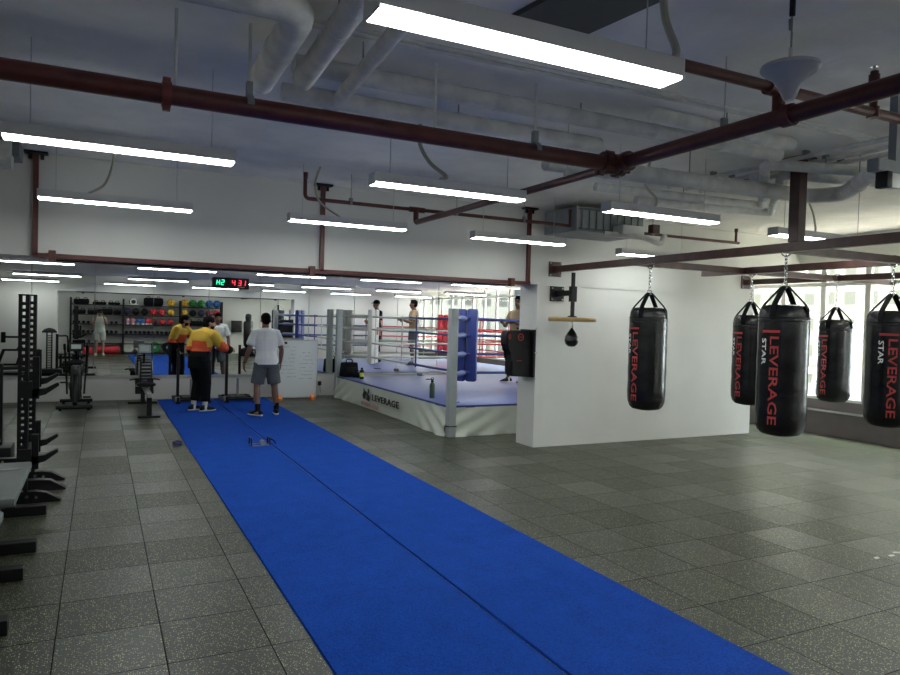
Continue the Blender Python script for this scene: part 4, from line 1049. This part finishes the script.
for s in (-1, 1):
    MB().bentube([(s*.13, .05, .22), (s*.15, .12, .60), (s*.17, .0, .98), (s*.17, -.14, 1.08)], .016, 8, .08).build('swing_arm', blackm, p)
    MB().tube([(s*.17, -.03, 1.0), (s*.17, -.15, 1.085)], .022, 10).build('grip', blackr, p)
    MB().tube([(s*.16, .02, .56), (s*.30, .02, .56)], .02, 10).build('foot_peg', blackr, p)
    MB().tube([(s*.09, .0, .30), (s*.11, -.10*s, .30-.12*s)], .012, 8).build('crank', steel, p)
    MB().box((s*.18, -.10*s, .30-.12*s), (.12, .09, .025), bev=.005).build('pedal', blackm, p)
MB().loft([(0, .2, .70), (0, .12, .95), (0, .08, 1.0)], [.02, .018, .018], 8).build('console_post', blackm, p)
MB().box((0, .05, 1.04), (.22, .05, .15), rot=Matrix.Rotation(-.4, 3, 'X'), bev=.012).build('console', blackm, p)
MB().box((0, .02, 1.045), (.15, .006, .08), rot=Matrix.Rotation(-.4, 3, 'X')).build('screen', mat('screen_green', (.30, .36, .33), .3), p, smooth=False)
MB().box((0, -.12, .62), (.10, .12, .10), bev=.01).build('shroud', mat('bike_grey', (.035, .035, .038), .4), p)
m = MB()
for a in range(7): m.tube([(-.055, .18-.28+.01*a, .47+.02*a), (.055, .18-.28+.01*a, .47+.02*a)], .004, 6)
m.build('chain_guard', chrome, p)

# whiteboard
p = thing('whiteboard', (3.55, 14.0, 0), 'white dry wipe board with faint writing on orange feet before the mirror', 'whiteboard')
MB().box((0, 0, .62), (.84, .03, 1.14), bev=.004).build('panel', mat('board_white', (.60, .64, .64), .35), p, smooth=False)
MB().box((0, 0, 1.195), (.86, .04, .02)).box((0, 0, .045), (.86, .04, .02)).box((.425, 0, .62), (.015, .04, 1.14)).box((-.425, 0, .62), (.015, .04, 1.14)).build('frame', steel, p, smooth=False)
for s in (-1, 1):
    MB().poly([(-.12, 0), (.12, 0), (.12, .03), (.03, .10), (-.03, .10), (-.12, .03)], 'x', s*.33-.035, s*.33+.035).build('foot', orangep, p, smooth=False)
random.seed(3)
m = MB()
for col in range(2):
    for row in range(9 if col == 0 else 8):
        x = -.30+col*.36; z = 1.06-row*.075-(.0 if col == 0 else .11)
        while x < -.30+col*.36+.25:
            w = random.uniform(.012, .045)
            if random.random() < .75: m.box((x+w/2, -.0165, z+random.uniform(-.004, .004)), (w, .001, random.uniform(.006, .014)))
            x += w+.012
m.build('handwriting', mat('marker_grey', (.24, .27, .28), .6), p, smooth=False)
text_obj('EVENTS', .05, mat('marker_grey', (.24, .27, .28), .6), p, Matrix.Translation((.0, -.017, 1.12)) @ Matrix.Rotation(PI/2, 4, 'X'), fit=(.36, .03), depth=.001) if False else None
MB().box((-.27, -.03, 1.14), (.14, .035, .045), bev=.008).build('eraser', blackm, p)

# gym timer above the mirror
p = thing('gym_timer', (2.34, 14.575, 2.30), 'black digital wall timer showing green and red digits', 'timer')
MB().box((0, 0, 0), (.70, .06, .215), bev=.008).build('case', blackm, p)
SEG = {'4': 'bcfg', '3': 'abcdg', '1': 'bc', '2': 'abdeg', 'H': 'bcefg'}
def digit(ch, x, z, h, m_):
    w = h*.52; t = h*.13; m = MB(); sh = .12
    def seg(cx_, cz, sx_, sz_): m.box((x+cx_+cz*sh, -.032, z+cz), (sx_, .004, sz_))
    for s in SEG[ch]:
        if s == 'a': seg(0, h/2, w, t)
        if s == 'd': seg(0, -h/2, w, t)
        if s == 'g': seg(0, 0, w, t)
        if s == 'f': seg(-w/2, h/4, t, h/2)
        if s == 'b': seg(w/2, h/4, t, h/2)
        if s == 'e': seg(-w/2, -h/4, t, h/2)
        if s == 'c': seg(w/2, -h/4, t, h/2)
    m.build('digit', m_, p, smooth=False)
digit('H', -.25, .012, .095, ledg); digit('2', -.165, .012, .095, ledg)
digit('4', .045, .012, .10, ledr); digit('3', .165, .012, .10, ledr); digit('1', .25, .012, .10, ledr)
MB().box((.19, -.032, -.075), (.15, .004, .022)).build('label_plate', greyp, p, smooth=False)

# wall socket by the ring
p = thing('wall_socket', (4.22, YM-.012, .26), 'small black cable box on the low white wall by the ring post', 'socket')
MB().box((0, -.01, 0), (.07, .03, .09), bev=.006).build('cover', blackm, p); MB().tube([(0, -.02, -.04), (0.02, -.02, -.2)], .004, 6).build('cable', blackm, p)

# ------------------------------------------------------------------ weight racks and benches at the left
p = thing('squat_rack', (-.60, 7.45, 0), 'black squat rack with perforated uprights and weight arms at the left', 'squat rack')
for y_, x_ in ((-.45, 0.02), (.40, 0.015)):
    U = MB(); hh_ = 1.785 if y_ < 0 else 1.80; s_ = .078
    # tube walls with real holes: front/back faces built as ladders
    for sy in (-1, 1):
        z = .06
        nH = 30; pitch = (hh_-.10)/nH
        U.box((x_-s_/2+.012, y_+sy*(s_/2-.003), hh_/2), (.024, .006, hh_)).box((x_+s_/2-.012, y_+sy*(s_/2-.003), hh_/2), (.029, .006, hh_))
        for i in range(nH+1):
            U.box((x_, y_+sy*(s_/2-.003), .03+i*pitch), (.034, .006, pitch-.028))
    for sx_ in (-1, 1): U.box((x_+sx_*(s_/2-.003), y_, hh_/2), (.006, s_-.012, hh_))
    U.build('upright', blackm, p, smooth=False)
    MB().poly([(-.75, 0), (.30, 0), (.32, .012), (.20, .085), (.12, .10), (-.75, .10)], 'y', y_-.04, y_+.04).build('base_foot', blackm, p, smooth=False)
    MB().tube([(.06, y_-.045, .06), (.06, y_-.055, .06)], .014, 8).tube([(.13, y_-.045, .05), (.13, y_-.055, .05)], .012, 8).build('bolt', steel, p)
    MB().box((x_, y_, hh_+.004), (.082, .082, .012)).build('upright_cap', blackr, p, smooth=False)
for y_, x_, z in ((-.45, .04, .98), (.40, .0, 1.0), (-.45, .04, .40), (.40, 0., .40)):
    MB().box((x_, y_, z), (.10, .10, .14)).build('carriage', blackm, p, smooth=False)
    MB().box((x_+.075, y_, z+.10 if z > .9 else z+.04), (.05, .07, .36 if z > .9 else .30)).build('guard_plate', blackr, p, smooth=False)
    m = MB(); m.poly([(x_+.05, z-.07), (x_+.05, z+.0), (x_+.15, z+.01), (x_+.235, z+.055), (x_+.25, z+.05), (x_+.25, z+.03), (x_+.15, z-.045)], 'y', y_-.035, y_+.035); m.build('weight_arm', blackm, p, smooth=False)
MB().box((.02, -.02, .36), (.07, .78, .07)).box((-.72, -.02, .06), (.07, .9, .07)).build('crossmember', blackm, p, smooth=False)
MB().box((-.38, -.45, .36), (.72, .07, .07)).build('side_rail', blackm, p, smooth=False)
for i in range(3):
    MB().tube([(-.12-.1*i, -.487, .37), (-.12-.1*i, -.495, .37)], .010, 8).build('bolt', steel, p)
# foot of the machine between the uprights
p = thing('plate_tree', (-.60, 7.45, 0), 'low black plate tree foot between the rack uprights', 'plate tree') if False else None
def bench(loc, L, label, foot_y):
    p = thing('weight_bench', loc, label, 'weight bench', 'flat weight benches at the left')
    MB().box((0, 0, .425), (.30, L, .06), bev=.014).build('pad', greyv, p)
    MB().box((0, 0, .375), (.07, L*.9, .06)).build('spine', blackm, p, smooth=False)
    for f in foot_y:
        MB().box((0, f, .19), (.07, .07, .33)).build('leg', blackm, p, smooth=False)
        MB().box((-.06, f, .04), (.62, .09, .075), bev=.004).build('foot_bar', blackm, p, smooth=False)
    return p
bq = bench((-.62, 5.85, 0), 1.25, 'grey topped weight bench in front of the squat rack', (.72, -.28))
MB().box((-.08, .28, .4615), (.36, .02, .012), rot=Matrix.Rotation(.1, 3, 'Z')).build('seam_strip', mat('strip_grey', (.34, .34, .35), .35), bq, smooth=False)
bench((-.65, 4.38, 0), 1.1, 'grey weight bench nearest the camera, cut by the left edge', (.64, -.18))
def glide(y, x, label):
    p = thing('dumbbell_stand', (x, y, 0), label, 'stand', 'black stands beside the bench')
    MB().poly([(-.9, 0), (.32, 0), (.33, .012), (.20, .095), (.10, .105), (-.9, .10)], 'y', -.05, .05).build('foot', blackm, p, smooth=False)
    MB().box((-.35, 0, .28), (.06, .06, .37)).build('post', blackm, p, smooth=False)
    MB().box((-.35, 0, .47), (.30, .10, .02)).build('cradle', blackm, p, smooth=False)
    MB().tube([(-.0, -.05, .06), (-.0, -.062, .06)], .014, 8).tube([(-.1, -.05, .07), (-.1, -.062, .07)], .014, 8).build('bolt', steel, p)
glide(7.45, -.59, 'low black stand whose sloping foot shows between the rack feet')
# machines in the rear room left of the view
p = thing('cable_column', (-1.13, 8.95, 0), 'black machine column with a domed top pad, seen in the mirror', 'exercise machine')
MB().loft([(0, 0, 1.10), (0, 0, 1.13), (0, 0, 1.19), (0, 0, 1.22)], [.17, .165, .11, .03], 24).build('dome_pad', blackr, p)
m = MB()
for s in (-1, 1): m.box((s*.055, 0, .60), (.03, .06, 1.0))
for i in range(22): m.box((0, 0, .14+i*.042), (.09, .05, .018))
m.build('column', blackm, p, smooth=False)
MB().box((.17, 0, .62), (.06, .06, .90)).build('rear_post', blackm, p, smooth=False)
MB().box((.05, 0, .10), (.5, .4, .18), bev=.02).build('base', blackm, p)
MB().bentube([(.17, 0, 1.02), (.40, .0, 1.03), (.42, 0, .72)], .02, 8, .05).build('arm', blackm, p)
MB().box((.42, 0, .70), (.06, .06, .2), bev=.01).build('grip', blackr, p)
p = thing('leg_machine', (-1.75, 9.0, 0), 'black leg machine frame with a roller arm, seen in the mirror', 'exercise machine')
m = MB(); m.loft([(-.55, 0, .05), (-.35, 0, .66)], .035, 8).loft([(.42, 0, .02), (.40, 0, .66)], .04, 8).box((.02, 0, .66), (.8, .06, .05)).box((0, 0, .30), (.9, .06, .05))
m.build('frame', blackm, p, smooth=False)
MB().box((0, 0, .09), (1.6, .5, .06)).build('base', blackm, p, smooth=False)
MB().loft([(0, 0, .68), (0, 0, .78), (0, 0, 1.0)], [.09, .03, .025], 10).build('pivot_post', blackm, p)
MB().torus((.06, -.0, 1.03), .07, .02, 20, 8, ax='y').build('cam_wheel', blackm, p)
MB().box((-.18, 0, .98), (.3, .05, .05)).build('arm', blackm, p, smooth=False)
MB().tube([(-.36, 0, .84), (-.36, 0, 1.10)], .05, 14).build('roller', blackr, p)
MB().loft([(0, 0, .32), (0, 0, .46), (0, 0, .55)], [.09, .06, .015], 12).build('seat_pad', blackr, p)

# ------------------------------------------------------------------ little things on the floor
p = thing('push_up_handles', (1.86, 9.05, .014), 'small black and grey metal handle frame lying on the turf seam', 'push-up handles')
for x_ in (-.13, .10):
    MB().bentube([(x_, -.07, 0.008), (x_, -.07, .10), (x_, .07, .10), (x_, .07, .008)], .009, 8, .02).build('handle', blackm, p)
MB().tube([(-.13, -.07, .010), (.10, -.07, .010)], .007, 8).tube([(-.13, .07, .010), (.10, .07, .010)], .007, 8).build('base_bar', greyp, p)
MB().tube([(.02, -.05, .035), (.02, .05, .035)], .032, 12).build('grip', greyp, p)
MB().bentube([(.10, 0, .09), (.17, .02, .05), (.2, .05, .01)], .008, 8, .03).build('strap', blackr, p)
p = thing('hand_grip', (.90, 9.42, 0), 'small dark blue hand grip on the rubber floor beside the turf edge', 'hand grip')
MB().bentube([(-.05, 0, .03), (0, .03, .05), (.05, 0, .03)], .02, 10, .03).build('grip', navyb, p)
MB().tube([(-.05, 0, .022), (.05, 0, .022)], .018, 10).build('core', mat('grip_blue', (.01, .02, .14), .5), p)
for x, y, rz_, l in ((5.16, 3.18, .3, 'white paper scrap on the right floor, the isolated one'), (5.32, 3.17, .1, 'white paper scrap on the right floor, middle of the row'), (5.43, 3.2, -.2, 'white paper scrap on the right floor, at the photo edge')):
    m = MB(); m.poly([(-.035, -.012), (.02, -.018), (.036, .004), (.005, .016), (-.03, .012)], 'z', .0005, .0035)
    o = m.build('paper_scrap', padwhite, smooth=False); o.location = (x, y, 0); o.rotation_euler[2] = rz_; tag(o, l, 'paper scrap', 'white paper scraps on the floor')

# ------------------------------------------------------------------ storage wall behind the camera (seen in the mirror)
SY = -1.85
rk = thing('storage_rack', (0, SY, 0), 'long black storage rack with five shelves full of training gear', 'storage rack')
for x in (-1.02, .84, 2.98, 4.62):
    for dy in (-.2, .2): MB().box((x, dy, 1.10), (.06, .04, 2.2)).build('upright', blackm, rk, smooth=False)
SZ = (.42, .80, 1.18, 1.56, 1.95)
for z in SZ:
    for xa, xb in ((-1.0, .82), (.86, 2.96), (3.0, 4.60)):
        MB().box(((xa+xb)/2, 0, z-.02), (xb-xa, .42, .035)).build('shelf', blackm, rk, smooth=False)
def ball_proto():
    r_ = thing('medicine_ball', (0, 0, 0), 'x', 'ball')
    return r_
def ball(x, z, r, m_, label, group):
    p = thing('medicine_ball', (x, SY+.03, z), label, 'ball', group)
    MB().ell((0, 0, r), (r, r, r), 20).build('shell', m_, p)
    MB().torus((0, 0, r), r*1.002, .005, 24, 6, ax='x').torus((0, 0, r), r*1.002, .005, 24, 6, ax='z').build('seam', blackr, p)
tops = [(2.62, yellowb, 'yellow ball at the left end of the coloured balls, top shelf'), (3.14, yellowb, 'yellow ball next to the green ones, top shelf'), (3.47, greenb, 'green ball beside a yellow one, top shelf'),
        (3.80, greenb, 'green ball beside a blue one, top shelf'), (4.12, blueb, 'blue ball beside a green one, top shelf'), (4.43, blueb, 'blue ball at the outer end of the top shelf')]
for x, c, l in tops: ball(x, SZ[4], .155, c, l, 'balls on the top shelf')
sec = [(.98+0*.3, navyb, 'navy ball beside the upright'), (1.30, blackr, 'black ball next to the navy one'), (1.62, blackr, 'second black ball towards the red ones'), (1.95, redb, 'first red ball after the black ones'), (2.27, redb, 'second red ball beside the yellow one'), (2.62, yellowb, 'yellow ball left of the inner upright'),
       (3.14, yellowb, 'yellow ball beside the black one'), (3.47, blackr, 'black ball right of a yellow one'), (3.80, navyb, 'navy ball between black and maroon'), (4.12, maroonb, 'maroon ball beside the end one'), (4.43, redb, 'red ball at the outer end')]
for x, c, l in sec: ball(x, SZ[3], .14, c, l+', second shelf', 'balls on the second shelf')
thr = [(1.98, maroonb, 'maroon small ball'), (2.30, redb, 'red small ball beside the maroon one'), (2.60, redb, 'red small ball by the inner upright'), (4.3, blackr, 'black small ball at the outer end')]
for x, c, l in thr: ball(x, SZ[2], .12, c, l+', middle shelf', 'balls on the middle shelf')
# kettlebell-like gloves
def glove(x, z, m_, label):
    p = thing('boxing_glove', (x, SY+.05, z), label, 'boxing glove', 'boxing gloves on the middle shelf')
    m = MB(); m.ell((0, 0, .17), (.085, .075, .10), 16).ell((.065, .02, .15), (.035, .04, .06), 12).loft([(0, 0, .0), (0, 0, .10)], [.055, .06], 14)
    fuse(m, 'mitt', m_, p, .012, 1); MB().loft([(0, 0, .0), (0, 0, .05)], [.062, .062], 14).build('cuff', padwhite, p)
for x, c, l in ((1.0, pinkb, 'pink boxing glove by the upright'), (1.2, pinkb, 'pink boxing glove beside the blue one'), (1.38, blueb, 'blue boxing glove after the pink pair'), (1.55, blueb, 'second blue boxing glove'), (1.70, redb, 'red boxing glove beside the blue pair'), (1.84, redb, 'red boxing glove beside the maroon ball')):
    glove(x, SZ[2], c, l+', middle shelf')
# dumbbells
def dumbbell(r, L):
    p = thing('dumbbell', (0, 0, 0), 'x', 'dumbbell')
    for s in (-1, 1): MB().lathe([(0, -.05), (r*.86, -.05), (r, -.04), (r, .04), (r*.86, .05), (0, .05)], (0, s*L/2, r), 6, 'y').build('head', blackr, p, ang=20)
    MB().tube([(0, -L/2, r), (0, L/2, r)], .016, 10).build('grip', steel, p)
    return p
D0 = dumbbell(.07, .20); first = True
def db(x, z, sc_=1., label='', group=''):
    global first
    o = D0 if first else copy_tree(D0)
    first = False
    o.location = (x, SY+.02, z); o.scale = (sc_,)*3; o['label'] = label; o['group'] = group
for zi, lab, xs in ((1, 'lower', (-1.0, .82)), (1, 'lower', (.86, 2.96)), (1, 'lower', (3.0, 4.6)), (2, 'middle', (-1.0, .82))):
    n = int((xs[1]-xs[0]-.1)/.165)
    for i in range(n):
        t = xs[0]+.10+i*.165
        db(t, SZ[zi], .95 if zi == 1 else .85, 'black hexagonal dumbbell with a steel grip in a close row on the %s shelf' % lab, 'black dumbbells on the %s shelf' % lab)
# black soft bags, mats and pads on the upper left shelves
def softbag(x, z, w, h, label, m_=blackcloth):
    p = thing('sandbag', (x, SY, z), label, 'bag', 'black training bags on the shelves')
    MB().lathe([(0, -w/2), (h*.4, -w/2+.01), (h*.5, -w/2+.06), (h*.5, w/2-.06), (h*.4, w/2-.01), (0, w/2)], (0, 0, h/2), 16, 'x').build('body', m_, p)
    for s in (-1, 1): MB().bentube([(s*w*.25-.06, 0, h*.95), (s*w*.25-.05, 0, h+.05), (s*w*.25+.05, 0, h+.05), (s*w*.25+.06, 0, h*.95)], .012, 8, .03).build('handle', blackr, p)
for x, z, w, h, l in ((-.65, SZ[4], .55, .20, 'long black sandbag on the top shelf, beside the outer upright'), (-.02, SZ[4], .5, .10, 'flat black bag on the top shelf, second along'), (.5, SZ[4], .45, .10, 'flat black bag on the top shelf by the upright'),
                      (-.72, SZ[3], .45, .17, 'black bag on the second shelf at the outer end'), (-.25, SZ[3], .40, .16, 'black bag on the second shelf behind the person in the pale top'), (.25, SZ[3], .42, .22, 'round black bag on the second shelf'), (.62, SZ[3], .28, .18, 'small black bag beside the rack upright, second shelf'),
                      (1.95, SZ[4], .75, .33, 'big black holdall on the top shelf left of the yellow ball'), (3.55, SZ[2], .7, .2, 'black bag on the middle shelf under the navy ball')):
    softbag(x, z, w, h, l)
p = thing('head_guard', (1.20, SY, SZ[4]), 'navy head guard with white trim on the top shelf', 'head guard')
MB().ell((0, .02, .14), (.17, .14, .14), 18).build('shell', navyb, p); MB().torus((0, .13, .14), .11, .03, 20, 8, ax='y').torus((0, 0, .03), .15, .02, 20, 8).build('trim', padwhite, p)
# plates
def plate(x, R_, m_, label):
    p = thing('weight_plate', (x, SY+.16, .06), label, 'weight plate', 'bumper plates leaning under the rack')
    m = MB(); m.lathe([(.03, -.03), (R_*.5, -.03), (R_*.55, -.02), (R_*.8, -.02), (R_*.86, -.03), (R_, -.028), (R_, .028), (R_*.86, .03), (R_*.8, .02), (R_*.55, .02), (R_*.5, .03), (.03, .03)], (0, 0, R_), 32, 'y').build('disc', m_, p)
    MB().lathe([(.028, -.032), (.06, -.032), (.06, .032), (.028, .032)], (0, 0, R_), 20, 'y').build('hub', steel, p)
MB().box((1.95, .16, .04), (2.4, .3, .03)).build('plate_tray', blackm, rk, smooth=False)
plate(1.05, .21, mat('plate_cream', (.55, .55, .48), .6), 'cream bumper plate beside the rack upright'); plate(1.50, .21, mat('plate_cream', (.55, .55, .48), .6), 'cream bumper plate next to the green one')
plate(2.02, .21, greenb, 'green bumper plate under the rack'); plate(2.50, .21, blackr, 'black bumper plate beside the green one')
p = thing('foam_block', (.35, SY+.1, 0), 'red foam roll lying on the floor under the rack', 'foam block')
MB().loft([(-.42, 0, .15), (.38, 0, .15)], .15, 16).build('roll', redb, p); MB().loft([(-.43, 0, .15), (-.425, 0, .15)], .12, 16).build('end_disc', maroonb, p)
p = thing('step_box', (-.45, SY+.1, 0), 'red step box on the floor beside the foam roll', 'step box')
MB().box((0, 0, .13), (.45, .35, .26), bev=.02, tap=.9).build('body', redb, p); MB().box((0, 0, .265), (.38, .29, .012)).build('tread', blackr, p, smooth=False)
# hanging red top and bag behind
p = thing('hanging_vest', (3.14, SY+.26, .0), 'red training vest hanging from the rack edge', 'vest')
MB().loft([(0, 0, .85), (0, 0, 1.2), (0, 0, 1.48), (0, 0, 1.53)], [(.2, .05), (.19, .06), (.17, .05), (.06, .03)], 16, side=(1, 0, 0)).build('cloth', redb, p)
MB().tube([(0, 0, 1.53), (0, 0, 1.56)], .01, 6).build('hook', steel, p)
# free-standing bag and wall pad seen at the right part of the mirror
p = thing('standing_bag', (5.45, -.2, 0), 'black free standing punch dummy by the storage wall', 'standing bag')
MB().lathe([(0, 0), (.30, 0), (.32, .05), (.30, .28), (.12, .36), (0, .36)], seg=28).build('base', blackr, p)
MB().lathe([(0, .36), (.10, .36), (.17, .42), (.19, .6), (.19, 1.35), (.17, 1.42), (.1, 1.46), (0, 1.46)], seg=28).build('torso', vinyl, p)
MB().lathe([(0, 1.44), (.11, 1.46), (.13, 1.55), (.12, 1.68), (.07, 1.73), (0, 1.74)], seg=24).build('head', vinyl, p)
p = thing('wall_speaker', (5.3, YB+.0, 1.18), 'black box speaker on the wall beside the storage rack', 'speaker')
MB().box((0, .12, 0), (.42, .24, .5), bev=.02).build('case', blackm, p)
MB().lathe([(0, 0), (.14, 0), (.15, .01), (.1, .015), (0, .005)], (0, .243, -.06), 24, 'y').build('cone', blackr, p)
